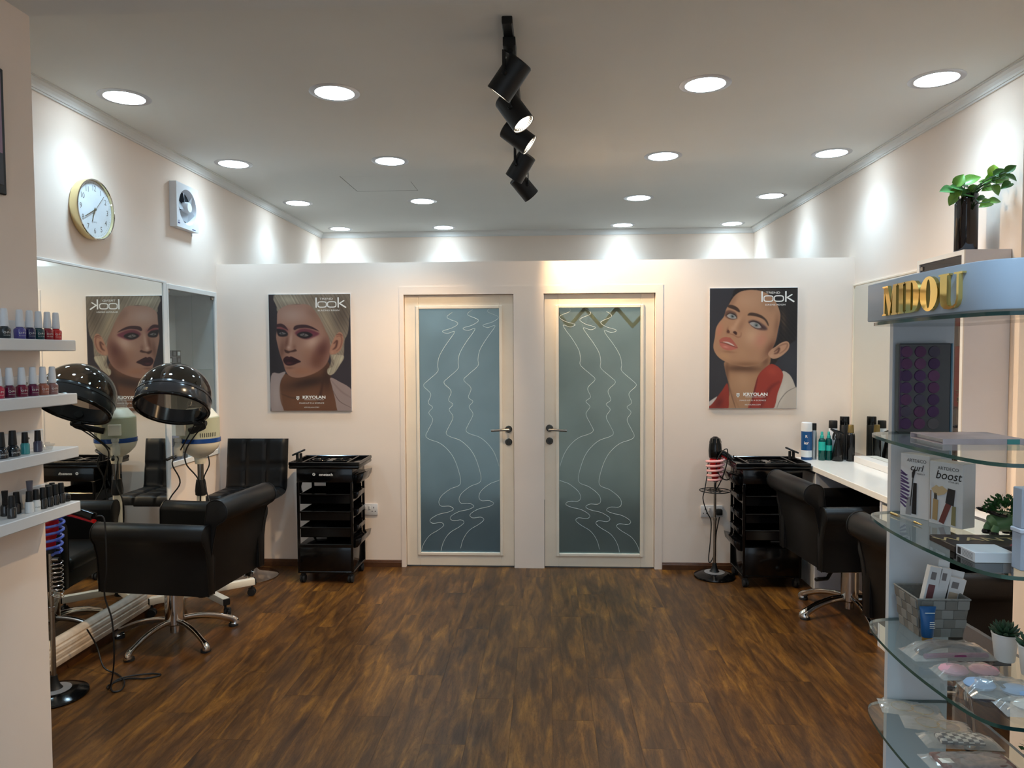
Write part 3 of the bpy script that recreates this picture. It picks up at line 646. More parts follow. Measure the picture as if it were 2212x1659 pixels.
def poster(p, x0, x1, z0, z1, label, sub, tx):
    w, h = x1-x0, z1-z0
    t = thing('poster', label, 'poster', ((x0+x1)/2, YP-.001, z0), 0, 'beauty posters on the partition')
    obj('board', box(NB(), -w/2, w/2, -.012, 0, 0, h, .002, 1), mat('poster_board', (205, 200, 198), .6), t)
    o = obj('print', art_mesh(p, w-.006, h-.006), None, t); o.location = (0, -.0126, .003)
    F = lambda u, v: face_front((-w/2+u*w, -.0134, h-v*h))
    L = NB(); lx, lw, ty = tx; s = .0068*w/.614     # wordmark strokes
    def ring(cx, cz, rx, rz):
        n = 28; e = .55
        def se(a, r): return math.copysign(abs(math.cos(a))**e, math.cos(a))*r, math.copysign(abs(math.sin(a))**e, math.sin(a))
        A = []; Bq = []
        for i in range(n):
            a = 2*PI*i/n; cx_ = math.copysign(abs(math.cos(a))**e, math.cos(a)); sz = math.copysign(abs(math.sin(a))**e, math.sin(a))
            A.append(L.verts.new((cx+cx_*rx, -.0134, cz+sz*rz))); Bq.append(L.verts.new((cx+cx_*(rx-s), -.0134, cz+sz*(rz-s))))
        for i in range(n): L.faces.new((A[i], A[(i+1) % n], Bq[(i+1) % n], Bq[i]))
    def bar(xa, za, xb, zb, ww):
        d = Vector((xb-xa, 0, zb-za)).normalized(); n = Vector((-d.z, 0, d.x))*ww/2
        q = [Vector((xa, -.0134, za))+n, Vector((xa, -.0134, za))-n, Vector((xb, -.0134, zb))-n, Vector((xb, -.0134, zb))+n]; L.faces.new([L.verts.new(v) for v in q])
    xx = -w/2+lx*w; W_ = lw*w; zb = h-ty[1]*h; zt = h-ty[0]*h; zo = zb+(zt-zb)*.62
    bar(xx+.005, zb, xx+.005, zt, .010); ring(xx+W_*.22, (zb+zo)/2, W_*.155, (zo-zb)/2); ring(xx+W_*.54, (zb+zo)/2, W_*.155, (zo-zb)/2)
    kx = xx+W_*.755; bar(kx, zb, kx, zt, .010); bar(kx, (zb+zo)/2+.002, kx+W_*.2, zo+.006, .008); bar(kx+.012, (zb+zo)/2+.006, kx+W_*.26, zb-.001, .010)
    obj('wordmark', L, M_print_w, t, 0)
    cx = .51 if 'blond' in label else .50
    for s_, sz_, u_, v_, xs_, bo_ in (('TREND', .021, lx+lw*.36, ty[0]+.012, 1.5, 0), (sub, .0165, lx+lw*.43, ty[1]+.024, 1.35, 0), ('KRYOLAN', .030, cx+.03, .882, 1.25, .0011), ('PROFESSIONAL MAKE-UP', .0095, cx+.03, .903, 1.35, 0), ('MAKE-UP IS A SCIENCE', .0135, cx, .932, 1.35, 0), ('KRYOLAN.COM', .0125, cx, .968, 1.25, 0)):
        T_ = NB(); text(T_, s_, sz_, F(u_, v_), 0, xs_, bold=bo_); obj('lettering', T_, M_print_w, t, 0)
    E_ = NB(); ex = -w/2+(cx-.168)*w; ez = h-.888*h
    prism(E_, [(ex-.011, ez+.014), (ex+.011, ez+.014), (ex+.011, ez-.004), (ex, ez-.017), (ex-.011, ez-.004)], -.0135, -.0133, 'y'); obj('shield_emblem', E_, M_print_w, t, 0)
    E2 = NB()
    for s_ in (-1, 1): prism(E2, [(ex+s_*.002, ez+.009), (ex+s_*.008, ez+.009), (ex+s_*.0055, ez+.001), (ex+s_*.004, ez+.002)], -.0138, -.0136, 'y')
    prism(E2, [(ex-.006, ez-.002), (ex+.006, ez-.002), (ex, ez-.009)], -.0138, -.0136, 'y'); obj('emblem_detail', E2, M_print_k, t, 0)
poster(poster_blond(), -2.048, -1.434, 1.161, 2.024, 'poster of a blond woman with dark lips, reading Blazing Reign', 'BLAZING REIGN', (.575, .365, (.032, .118)))
poster(poster_dark(), 1.163, 1.785, 1.176, 2.040, 'poster of a dark haired woman in a red collar, reading Serene Reign', 'SERENE REIGN', (.587, .365, (.032, .118)))
# picture cut by the left edge of the photo
pf = thing('framed_picture', 'dark framed picture with mauve panel high on the left wall', 'picture', (PXL, 2.05, 2.09))
obj('frame', box(NB(), .001, .014, -.25, .205, .0, .40, .003, 1), M_blackm, pf)
obj('print', box(NB(), .0135, .0152, -.235, .19, .03, .385), mat('mauve_print', (150, 118, 140), .4), pf)
obj('print_band', box(NB(), .0148, .0162, -.235, .19, .03, .13), mat('slate_print', (58, 58, 66), .4), pf)

# ================================================================== WALL CLOCK
ck = thing('wall_clock', 'round wall clock with gold rim and white dial', 'clock', (XL+.001, 3.745, 2.352))
MC = face_px((0, 0, 0)); R = .160
obj('case', lathe(NB(), [(0, 0), (R-.012, 0), (R-.004, .004), (R, .046), (R-.002, .050), (R-.006, .050), (R-.009, .034), (0, .034)], 64, MC), mat('pale_gold', (232, 216, 168), .25, .8), ck)
obj('bezel', merge(NB(), torus(NB(), R-.004, .0032, 64, 8), MC @ Matrix.Translation((0, 0, .049))), M_chrome, ck)
dl = obj('dial', lathe(NB(), [(0, .0355), (R-.010, .0355)], 64, MC), mat('clock_dial', (228, 231, 234), .6), ck)
M_num = mat('clock_grey', (112, 106, 100), .5)
for k in range(1, 13):
    a = PI/2-k*PI/6; b = NB(); text(b, str(k), .042, MC @ Matrix.Translation((.112*math.cos(a), .112*math.sin(a), .0362)), 0, .9); obj('numeral', b, M_num, dl, 0)
dt = NB()
for k in range(60):
    a = k*PI/30; box(dt, -.0007, .0007, .137, .1395 if k % 5 else .142, .0355, .0362, M=MC @ Matrix.Rotation(a, 4, 'Z'))
obj('minute_marks', dt, M_num, dl)
b = NB(); text(b, 'QUARTZ', .009, MC @ Matrix.Translation((.0, -.066, .0362))); obj('dial_lettering', b, M_num, dl, 0)
def hand(nm, deg, L_, w, z, tail=.012):
    b = NB(); prism(b, [(-w, -tail), (w, -tail), (w*.75, L_), (-w*.75, L_)], z, z+.0012, 'z', MC @ Matrix.Rotation(-math.radians(deg), 4, 'Z')); obj(nm, b, mat('hand_gold', (120, 108, 84), .3, .7), ck)
hand('hour_hand', 200, .068, .0032, .038); hand('minute_hand', 240, .098, .0028, .040); hand('second_hand', 42, .112, .0009, .042, .03)
obj('centre_cap', lathe(NB(), [(0, .046), (.005, .0455), (.006, .038)], 16, MC), MATS['hand_gold'], ck)
obj('glass', lathe(NB(), [(0, .0475), (R-.007, .0475)], 48, MC), clear_mat('clock_glass', (.97, .98, .98)), ck)

# ================================================================== EXHAUST FAN
fn = thing('exhaust_fan', 'square white exhaust fan high on the left wall', 'fan', (XL+.001, 4.728, 2.408))
M_fan = mat('fan_plastic', (222, 225, 230), .4)
FH = .305; FC = (0, .153)
b = NB(); n = 40; out = []; sq = []
for i in range(n):
    a = 2*PI*i/n+PI/4; c, s_ = math.cos(a), math.sin(a); k = .1455/max(abs(c), abs(s_))
    out.append((c*k, s_*k)); sq.append((c*.117, s_*.117))
MFn = face_px((0, 0, .153))
vs = {}
for nm, pts, z in (('ob', out, 0), ('of', out, .048), ('if', sq, .048), ('ib', [(x*.86, y*.86) for x, y in sq], .012)): vs[nm] = [b.verts.new((x, y, z)) for x, y in pts]
for A_, B_ in (('ob', 'of'), ('of', 'if'), ('if', 'ib')):
    for i in range(n): b.faces.new((vs[A_][i], vs[A_][(i+1) % n], vs[B_][(i+1) % n], vs[B_][i]))
b.faces.new(vs['ob']); bmesh.ops.recalc_face_normals(b, faces=list(b.faces)); b.transform(MFn); obj('housing', b, M_fan, fn)
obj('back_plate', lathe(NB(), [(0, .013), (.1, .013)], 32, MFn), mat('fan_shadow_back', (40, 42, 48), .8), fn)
hub = obj('motor_hub', lathe(NB(), [(0, .062), (.030, .061), (.036, .052), (.038, .02)], 32, MFn), M_fan, fn)
for k in range(5):
    b = NB(); g = [[b.verts.new((.034+.062*u, (v-.5)*(.05+.03*u), .030+(v-.5)*.03)) for v in (0, .33, .67, 1)] for u in (0, .4, .8, 1)]
    for i in range(3):
        for j in range(3): b.faces.new((g[i][j], g[i+1][j], g[i+1][j+1], g[i][j+1]))
    r_ = bmesh.ops.solidify(b, geom=list(b.faces), thickness=.002); b.transform(MFn @ Matrix.Rotation(2*PI*k/5+.5, 4, 'Z')); obj('blade', b, M_fan, fn)
b = NB(); prism(b, [(-.127, -.112), (-.115, -.112), (-.121, -.1)], .0482, .0488, 'z', MFn); box(b, -.134, -.108, -.124, -.116, .0482, .0488, M=MFn); box(b, .055, .1, -.138, -.132, .0482, .0488, M=MFn); obj('maker_mark', b, mat('navy_print', (40, 48, 110), .5), fn)
obj('pull_cord', cyl(NB(), (.02, .10, .0), (.02, .10, -.02), .004, .004, 8), M_fan, fn)

# ================================================================== LEFT MIRROR AND RECESSED CABINET
mr_ = thing('wall_mirror', 'tall frameless mirror on the left wall behind the styling chair', 'mirror', (XL, 3.5, .178))
obj('glass', box(NB(), XL+.0005, XL+.006, YF+.001, 4.462, .178, 2.036), M_mirror, mr_, world=True)
obj('top_strip', box(NB(), XL+.0005, XL+.012, YF+.001, 4.505, 2.036, 2.05, .002, 1), M_crown, mr_, world=True)
obj('edge_strip', box(NB(), XL+.0005, XL+.012, 4.464, 4.505, .178, 2.036, .002, 1), M_crown, mr_, world=True)
rc = thing('recessed_cabinet', 'white glass-fronted cabinet set into the left wall', 'cabinet', (XL-.15, 4.845, CZ0))
M_cabw = mat('cabinet_inside', (196, 198, 202), .6)
b = NB(); t_ = .012; g_ = .002
box(b, XL-CD+.002, XL-CD+.01, CY0+g_, CY1-g_, CZ0+g_, CZ1-g_)
for a_, c_, d_, e_ in ((CY0+g_, CY0+t_, CZ0+g_, CZ1-g_), (CY1-t_, CY1-g_, CZ0+g_, CZ1-g_), (CY0+t_, CY1-t_, CZ0+g_, CZ0+t_), (CY0+t_, CY1-t_, CZ1-t_, CZ1-g_)): box(b, XL-CD+.01, XL+.002, a_, c_, d_, e_)
obj('body', b, M_cabw, rc, world=True)
b = NB()
for a_, c_, d_, e_ in ((CY0-.004, CY0+.016, CZ0-.004, CZ1+.012), (CY1-.016, CY1+.012, CZ0-.004, CZ1+.012), (CY0+.016, CY1-.016, CZ0-.004, CZ0+.03), (CY0+.016, CY1-.016, CZ1-.02, CZ1+.012)): box(b, XL+.001, XL+.014, a_, c_, d_, e_, .002, 1)
obj('frame', b, M_crown, rc, world=True)
ym = 4.853
for a_, c_ in ((CY0+.016, ym-.001), (ym+.001, CY1-.016)):
    d_ = obj('glass_door', box(NB(), XL-.006, XL-.001, a_, c_, CZ0+.03, CZ1-.022), M_glass, rc, world=True)
    for z_ in (CZ0+.04, CZ1-.045):
        yy = a_ if a_ < 4.7 else c_-.03
        h_ = obj('hinge', box(NB(), XL-.010, XL+.006, yy, yy+.03, z_, z_+.02, .002, 1), M_steel, rc, world=True)
sh_ = obj('glass_shelf', box(NB(), XL-CD+.012, XL-.02, CY0+.013, CY1-.013, 1.470, 1.476), M_glass, rc, world=True)
b = NB(); cyl(b, (XL+.004, 4.87, .905), (XL+.014, 4.87, .905), .006); torus(b, .008, .0012, 16, 6, face_px((XL+.012, 4.87, .893))); box(b, XL+.0112, XL+.0128, 4.866, 4.874, .855, .888); obj('lock_with_keys', b, M_steel, rc, world=True)
# packets on the cabinet shelf and floor
bx_k = [mat('carton_black', (34, 34, 37), .45), mat('carton_grey', (96, 96, 104), .5), mat('carton_yellow', (196, 158, 40), .5), mat('carton_lilac', (128, 126, 150), .5)]
def carton(x, y, z, w, d, h, m, label, group, stripe):
    t = thing('hair_colour_carton', label, 'carton', (x, y, z), 0, group)
    obj('carton', box(NB(), -w/2, w/2, -d/2, d/2, 0, h, .001, 1), m, t); obj('end_label', box(NB(), w/2-.0002, w/2+.0006, -d*.3, d*.3, h*.2, h*.8), stripe, t)
pos_w = ['leftmost', 'second', 'third', 'fourth', 'rightmost']
for r_ in range(3):
    for k in range(5):
        carton(XL-.14+.0, 4.55+.056*k, 1.477+.045*r_, .16, .054, .043, bx_k[0 if (k+r_) % 4 else 1], pos_w[k]+' carton in the '+['bottom', 'middle', 'top'][r_]+' row on the recessed cabinet shelf', 'dark cartons on the cabinet shelf', bx_k[1] if (k+r_) % 3 else mat('carton_pale', (190, 194, 200), .5))
for r_ in range(4):
    carton(XL-.09, 4.548, .867+.040*r_, .12, .05, .039, bx_k[0] if r_ == 3 else bx_k[2], ['lowest', 'second lowest', 'second highest', 'top'][r_]+' of the small yellow and black cartons stacked in the recessed cabinet', 'small cartons low in the recessed cabinet', bx_k[0] if r_ != 3 else bx_k[2])
for r_ in range(3):
    for k in range(4):
        carton(XL-.12, 4.612+.064*k, .867+.052*r_, .15, .062, .050, bx_k[3 if (k+r_) % 3 else 1], ['left end', 'second', 'third', 'right end'][k]+' carton in the '+['bottom', 'middle', 'top'][r_]+' row of lilac cartons low in the recessed cabinet', 'lilac cartons low in the recessed cabinet', bx_k[1])
# ================================================================== SALON CHAIRS
def arc(cx, cz, r, a0, a1, n):
    return [(cx+r*math.cos(math.radians(a0+(a1-a0)*i/n)), cz+r*math.sin(math.radians(a0+(a1-a0)*i/n))) for i in range(n+1)]
BODY_Z = .345
def salon_chair(label, loc, fwd_deg, foot_deg, lever=None, tag=False, shift=0.0):
    """local frame: +y is the way the sitter faces"""
    rz = math.radians(fwd_deg-90)
    t = thing('salon_chair', label, 'chair', loc, rz, 'black salon styling chairs')
    zb = BODY_Z
    # arms: panel with a scroll rolled outwards
    prof = [(.232, zb), (.225, .52), (.228, .66)] + arc(.283, .655, .056, 170, -40, 12) + [(.312, .60), (.292, .52), (.284, zb)]
    for s in (-1, 1):
        pts = [(s*u, v) for u, v in prof]
        a = NB(); prism(a, pts, -.315, .315, 'y', r=.012, seg=2)
        ao = obj('armrest', a, M_leather, t, 40); ao.location.y = shift
        for yy in (-.310, .310):
            pp = NB(); tube(pp, [(s*u, yy, v) for u, v in prof], .0030, 6, True); obj('piping', pp, M_pipe, ao)
    # back: leaning panel with a scroll rolled backwards
    bp = [(-.235, zb+.05), (-.262, .60), (-.285, .74)] + arc(-.345, .775, .062, 35, 250, 14) + [(-.345, .70), (-.322, .60), (-.300, .45), (-.290, zb-.004)]
    b = NB(); prism(b, [(u, v) for u, v in bp], -.262, .262, 'x', r=.010, seg=2); bo = obj('backrest', b, M_leather, t, 40); bo.location.y = shift
    for xx in (-.258, .258):
        pp = NB(); tube(pp, [(xx, u, v) for u, v in bp], .0030, 6, True); obj('piping', pp, M_pipe, bo)
    c = NB(); box(c, -.226, .226, -.27, .325, zb+.075, .50, .03, 3); obj('seat_cushion', c, M_leather, t).location.y = shift
    c = NB(); box(c, -.284, .284, -.285, .305, zb-.006, zb+.085, .008, 2); obj('seat_base', c, M_leather, t).location.y = shift
    # column
    c = NB(); lathe(c, [(0, .035), (.026, .035), (.026, .075), (.040, .078), (.051, .088), (.051, .265), (.062, .268), (.064, .275), (.064, zb-.006), (0, zb-.006)], 32); obj('hydraulic_column', c, M_chrome, t)
    for k in range(5):
        a = math.radians(foot_deg+72*k)-rz
        d = Vector((math.cos(a), math.sin(a), 0))
        pts = [d*.03+Vector((0, 0, .100)), d*.08+Vector((0, 0, .103)), d*.15+Vector((0, 0, .096)), d*.22+Vector((0, 0, .078)), d*.275+Vector((0, 0, .055)), d*.305+Vector((0, 0, .040)), d*.318+Vector((0, 0, .026)), d*.318+Vector((0, 0, .014))]
        S = spline(pts, 3); n = len(S); rad = []
        for i in range(n):
            u = i/(n-1); rad.append((.022+.010*max(0, (u-.6)/.4) if u < .97 else .026, .014+.008*max(0, (u-.6)/.4)))
        l = NB(); tube(l, S, rad, 12)
        lo_ = obj('leg', l, M_chrome, t)
        g = NB(); lathe(g, [(0, 0), (.026, 0), (.027, .006), (.026, .014), (0, .014)], 18, Matrix.Translation(d*.312)); obj('glide', g, M_rubber, lo_)
    if lever is not None:
        a = math.radians(lever)-rz; d = Vector((math.cos(a), math.sin(a), 0)); z = Vector((0, 0, 1))
        l = NB(); tube(l, spline([d*.05+z*.325, d*.14+z*.335, d*.22+z*.305, d*.275+z*.272], 5), [(.012, .006)]*16, 10, up=(0, 0, 1)); lv_ = obj('pump_lever', l, M_chrome, t)
        g = NB(); tube(g, [d*.270+z*.272, d*.278+z*.272, d*.40+z*.292, d*.405+z*.292], [.007, .011, .012, .008], 12); obj('lever_grip', g, M_blackm, lv_)
    if tag: obj('maker_tag', box(NB(), .287, .291, .300, .316, .44, .475), M_print_w, t).location.y = shift
    return t
salon_chair('black leather salon chair in front of the left mirror', (-2.075, 3.850, 0), 174, 182, None, True, -.075)
salon_chair('black leather salon chair at the white counter beside the trolley', (1.818, 4.36, 0), 5, 126, 222)
salon_chair('black leather salon chair partly hidden behind the glass display stand', (1.81, 3.14, 0), 4, 100, 222)

# ================================================================== QUILTED STOOL
st = thing('bar_stool', 'low black quilted swivel stool with trumpet base against the partition', 'stool', (-2.125, 4.97, 0))
def quilt(path, s0, s1, nx, ns, w, t, bump):
    """path: function s -> (y,z), unit normal (y,z); pads pattern in x and s"""
    b = NB(); NX, NS = nx*8, ns*8; F, Bk = [], []
    for j in range(NS+1):
        s = s0+(s1-s0)*j/NS; (y, z), (ny_, nz_) = path(s); rf, rb = [], []
        for i in range(NX+1):
            u = i/NX; pu = abs(math.sin(PI*nx*u)); pv = abs(math.sin(PI*ns*j/NS))
            e = min(1, pu*2.6)**.5*min(1, pv*2.6)**.5; edge = min(1, min(u, 1-u)*14)**.5
            h = t*(.35+.65*edge)+bump*(e-1)*.9; x = (u-.5)*w
            rf.append(b.verts.new((x, y+ny_*h, z+nz_*h))); k = t*.45*edge; rb.append(b.verts.new((x, y-ny_*k, z-nz_*k)))
        F.append(rf); Bk.append(rb)
    for j in range(NS):
        for i in range(NX): b.faces.new((F[j][i], F[j][i+1], F[j+1][i+1], F[j+1][i])); b.faces.new((Bk[j][i], Bk[j+1][i], Bk[j+1][i+1], Bk[j][i+1]))
        for i in (0, NX): b.faces.new((F[j][i], F[j+1][i], Bk[j+1][i], Bk[j][i]))
    for j in (0, NS):
        for i in range(NX): b.faces.new((F[j][i], F[j][i+1], Bk[j][i+1], Bk[j][i]))
    bmesh.ops.recalc_face_normals(b, faces=list(b.faces)); return b
def st_path(s):
    # seat runs back (+y) then bends up with radius .07
    R_ = .07; L0 = .33
    if s < L0: return (-.24+s, .575), (0, 1)
    a = (s-L0)/R_; A_ = math.radians(83)
    if a < A_: return (-.24+L0+R_*math.sin(a), .575+R_-R_*math.cos(a)), (-math.sin(a), math.cos(a))
    y = -.24+L0+R_*math.sin(A_); z = .575+R_-R_*math.cos(A_); q = s-L0-R_*A_
    return (y+q*math.cos(A_), z+q*math.sin(A_)), (-math.sin(A_), math.cos(A_))
obj('seat', quilt(st_path, 0, .37, 3, 3, .455, .045, .014), M_leather, st, 60)
obj('backrest', quilt(st_path, .37, .760, 3, 2, .455, .045, .014), M_leather, st, 60)
obj('seat_plate', box(NB(), -.11, .11, -.19, .07, .535, .56, .004, 1), M_blackm, st)
b = NB(); lathe(b, [(0, 0), (.198, 0), (.200, .004), (.19, .009), (.13, .018), (.07, .035), (.045, .06), (.036, .085), (.034, .10), (.03, .10), (.028, .11), (0, .11)], 48); obj('trumpet_base', b, M_chrome, st)
b = NB(); lathe(b, [(.027, .10), (.027, .35), (.021, .36), (.021, .54), (0, .54)], 28); obj('gas_column', b, M_chrome, st)
b = NB(); tube(b, spline([(-.025, 0, .19), (-.10, -.05, .185), (-.11, -.16, .18), (0, -.205, .18), (.11, -.16, .18), (.10, -.05, .185), (.025, 0, .19)], 6), .0095, 12); obj('footrest', b, M_chrome, st)

# ================================================================== HOOD DRYER
hd = thing('hood_dryer', 'hooded salon hair dryer with smoky dome on white castor base', 'hair dryer', (-2.165, 4.365, 0))
M_enam = mat('white_enamel', (232, 226, 212), .3, var=(10, .05))
for k in range(4):
    a = math.radians([38, -40, 222, 140][k]); d = Vector((math.cos(a), math.sin(a), 0)); s = Vector((-d.y, d.x, 0))
    l = NB(); M_ = Matrix.Identity(4); M_.col[0][:3] = d; M_.col[1][:3] = s
    box(l, .03, .315, -.022, .022, .075, .118, .006, 2, M=M_); lo_ = obj('leg', l, M_enam, hd)
    e = NB(); box(e, .314, .322, -.021, .021, .076, .117, .003, 1, M=M_); obj('end_cap', e, M_blackm, lo_)
    c = NB(); cyl(c, d*.300+Vector((0, 0, .05)), d*.300+Vector((0, 0, .08)), .007); f = (d*.3+s*.5).normalized(); p_ = d*.300+s*.012+Vector((0, 0, .026))
    for w_ in (-1, 1): cyl(c, p_+f*.004*w_, p_+f*.019*w_, .026, .024, 20)
    box(c, -.02, .02, -.012, .012, .028, .055, .005, 1, M=Matrix.Translation((p_.x, p_.y, 0))); obj('castor', c, M_rubber, hd)
b = NB(); lathe(b, [(0, .06), (.034, .06), (.036, .075), (.036, .125), (.03, .13), (0, .13)], 24); obj('base_hub', b, M_blackm, hd)
b = NB(); lathe(b, [(.026, .12), (.026, .74), (0, .74)], 24); obj('lower_post', b, M_enam, hd)
b = NB(); lathe(b, [(.026, .70), (.033, .705), (.035, .73), (.030, .775), (.026, .80), (.02, .80)], 24); obj('clamp_collar', b, M_blackm, hd)
b = NB(); lathe(b, [(.018, .76), (.018, .93)], 24); obj('chrome_post', b, M_steel, hd)
b = NB(); lathe(b, [(0, .90), (.030, .90), (.034, .925), (.036, .94), (.075, .965), (.108, 1.000), (.119, 1.030), (.119, 1.038)], 40); obj('motor_cone', b, M_ivory, hd)
b = NB(); lathe(b, [(.119, 1.036), (.1225, 1.038), (.1225, 1.062), (.119, 1.064)], 40); obj('blue_band', b, mat('blue_trim', (14, 62, 130), .25), hd)
b = NB(); lathe(b, [(.118, 1.062), (.117, 1.190), (.112, 1.197)], 40); mt_ = obj('motor_casing', b, mat('olive_grey_casing', (178, 178, 152), .4), hd)
b = NB(); lathe(b, [(.112, 1.195), (.075, 1.243), (.066, 1.246), (0, 1.246)], 40); obj('motor_shoulder', b, M_ivory, hd)
b = NB(); lathe(b, [(.068, 1.243), (.066, 1.262), (.072, 1.268), (.060, 1.300), (.050, 1.306), (.048, 1.318), (.036, 1.326), (0, 1.328)], 32); obj('clear_cap', b, clear_mat('clear_cap', (.93, .93, .92), ior=1.6, rough=.06, body=(220, 220, 220), bodymix=.1), hd)
b = NB()
for k in range(9):
    a = math.radians(-62+6*k); d = Vector((math.cos(a), math.sin(a), 0)); box(b, .1165, .1185, -.0022, .0022, 1.075, 1.100, M=Matrix.Rotation(a, 4, 'Z'))
obj('vent_slots', b, M_print_k, mt_)
b = NB(); box(b, -.035, .035, -.018, .010, 1.085, 1.155, .004, 1, M=Matrix.Rotation(math.radians(-15), 4, 'Z') @ Matrix.Translation((-.03, -.115, 0))); obj('switch_box', b, M_ivory, mt_)
b = NB(); lathe(b, [(0, .975), (.022, .975), (.026, .98), (.027, 1.03), (.020, 1.045), (.018, 1.06), (.022, 1.065), (.022, 1.085), (0, 1.088)], 20, Matrix.Translation((-.072, -.125, -.012))); obj('water_bottle', b, clear_mat('milky_plastic', (.9, .9, .88), body=(225, 222, 210), bodymix=.55, rough=.2), hd)
b = NB(); tube(b, [(-.05, -.10, .985), (-.085, -.17, .965)], .003, 8); cyl(b, (-.085, -.17, .965), (-.105, -.205, .953), .008, .010, 12); obj('tilt_lever', b, M_blackm, hd)
# hood
ax = Vector((-.07, .505, .835)).normalized(); rimc = Vector((.022, -.365, 1.272))
q_ = ax.to_track_quat('Z', 'Y').to_matrix().to_4x4(); MH = Matrix.Translation(rimc) @ q_
M_smoke = clear_mat('smoky_dome', (.32, .28, .24), gloss=1.0, rough=.02, ior=1.6, body=(34, 31, 28), bodymix=.25)
M_hoodk = mat('hood_charcoal', (44, 46, 50), .18)
RH = .2
b = NB(); lathe(b, [(RH-.012, .085), (RH, .085)] + [(RH*math.cos(a), .085+.185*math.sin(a)) for a in [i*PI/2/12 for i in range(1, 12)]] + [(0, .27)], 48, MH); dm = obj('dome', b, M_smoke, hd)
b = NB(); lathe(b, [(RH-.013, .0), (RH-.002, -.004), (RH+.003, .004), (RH+.002, .075), (RH-.002, .09), (RH-.012, .088), (RH-.013, .0)], 56, MH); bd = obj('band', b, M_hoodk, hd)
b = NB(); torus(b, RH-.005, .011, 56, 10, MH); obj('rim', b, M_black, hd)
b = NB(); torus(b, RH+.0025, .0022, 56, 6, MH @ Matrix.Translation((0, 0, .066))); obj('seam', b, M_black, bd)
b = NB(); lathe(b, [(0, .282), (.016, .28), (.018, .27), (.026, .272), (.030, .266), (.03, .256)], 24, MH); obj('dome_vent', b, M_black, dm)
b = NB()
for s_ in (-1, 1): torus(b, .014, .003, 20, 6, MH @ Matrix.Translation((s_*.05, -.03, .254)))
obj('vent_ring', b, M_black, dm)
bkd = Vector((.35, .94, 0)); bk = (bkd-ax*bkd.dot(ax)).normalized(); att = rimc+bk*(RH)
b = NB(); kp = rimc+bk*(RH-.035)+ax*.03; merge(b, lathe(NB(), [(0, .018), (.022, .017), (.024, .012), (.024, 0), (0, 0)], 20), Matrix.Translation(rimc+bk*(RH-.014)+ax*.035) @ (-bk).to_track_quat('Z', 'Y').to_matrix().to_4x4()); obj('inner_knob', b, M_blackm, bd)
b = NB(); end = Vector((.0, -.118, 1.115)); tube(b, spline([att-bk*.01, att+bk*.02-Vector((0, 0, .02)), end], 5), [(.022, .012)]*11, 10); cyl(b, att+Vector((-.035, 0, -.012)), att+Vector((.035, 0, -.012)), .016, .016, 14); obj('hinge_arm', b, M_blackm, hd)
for pts in ([att+Vector((-.03, -.01, -.02)), Vector((-.07, -.13, .98)), Vector((-.10, -.15, .92)), Vector((-.07, -.12, .80)), Vector((-.13, -.15, .66)), Vector((-.06, -.06, .40))],
            [att+Vector((.02, -.0, -.02)), Vector((-.015, -.13, 1.02)), Vector((-.025, -.13, .92)), Vector((.03, -.08, .80)), Vector((.02, -.06, .62)), Vector((-.02, -.04, .40))],
            [Vector((.075, -.05, .955)), Vector((.085, -.06, .90)), Vector((.05, -.06, .82)), Vector((.06, -.06, .75)), Vector((.12, -.10, .62))]):
    b = NB(); tube(b, spline(pts, 7), .0042, 8); obj('cable', b, M_blackm, hd)
b = NB(); box(b, -.009, .009, -.0006, .0006, -.014, .014, M=MH @ Matrix.Translation((.02, -(RH+.0035), .045)) @ Matrix.Rotation(0, 4, 'X')); obj('band_emblem', b, M_steel, bd)

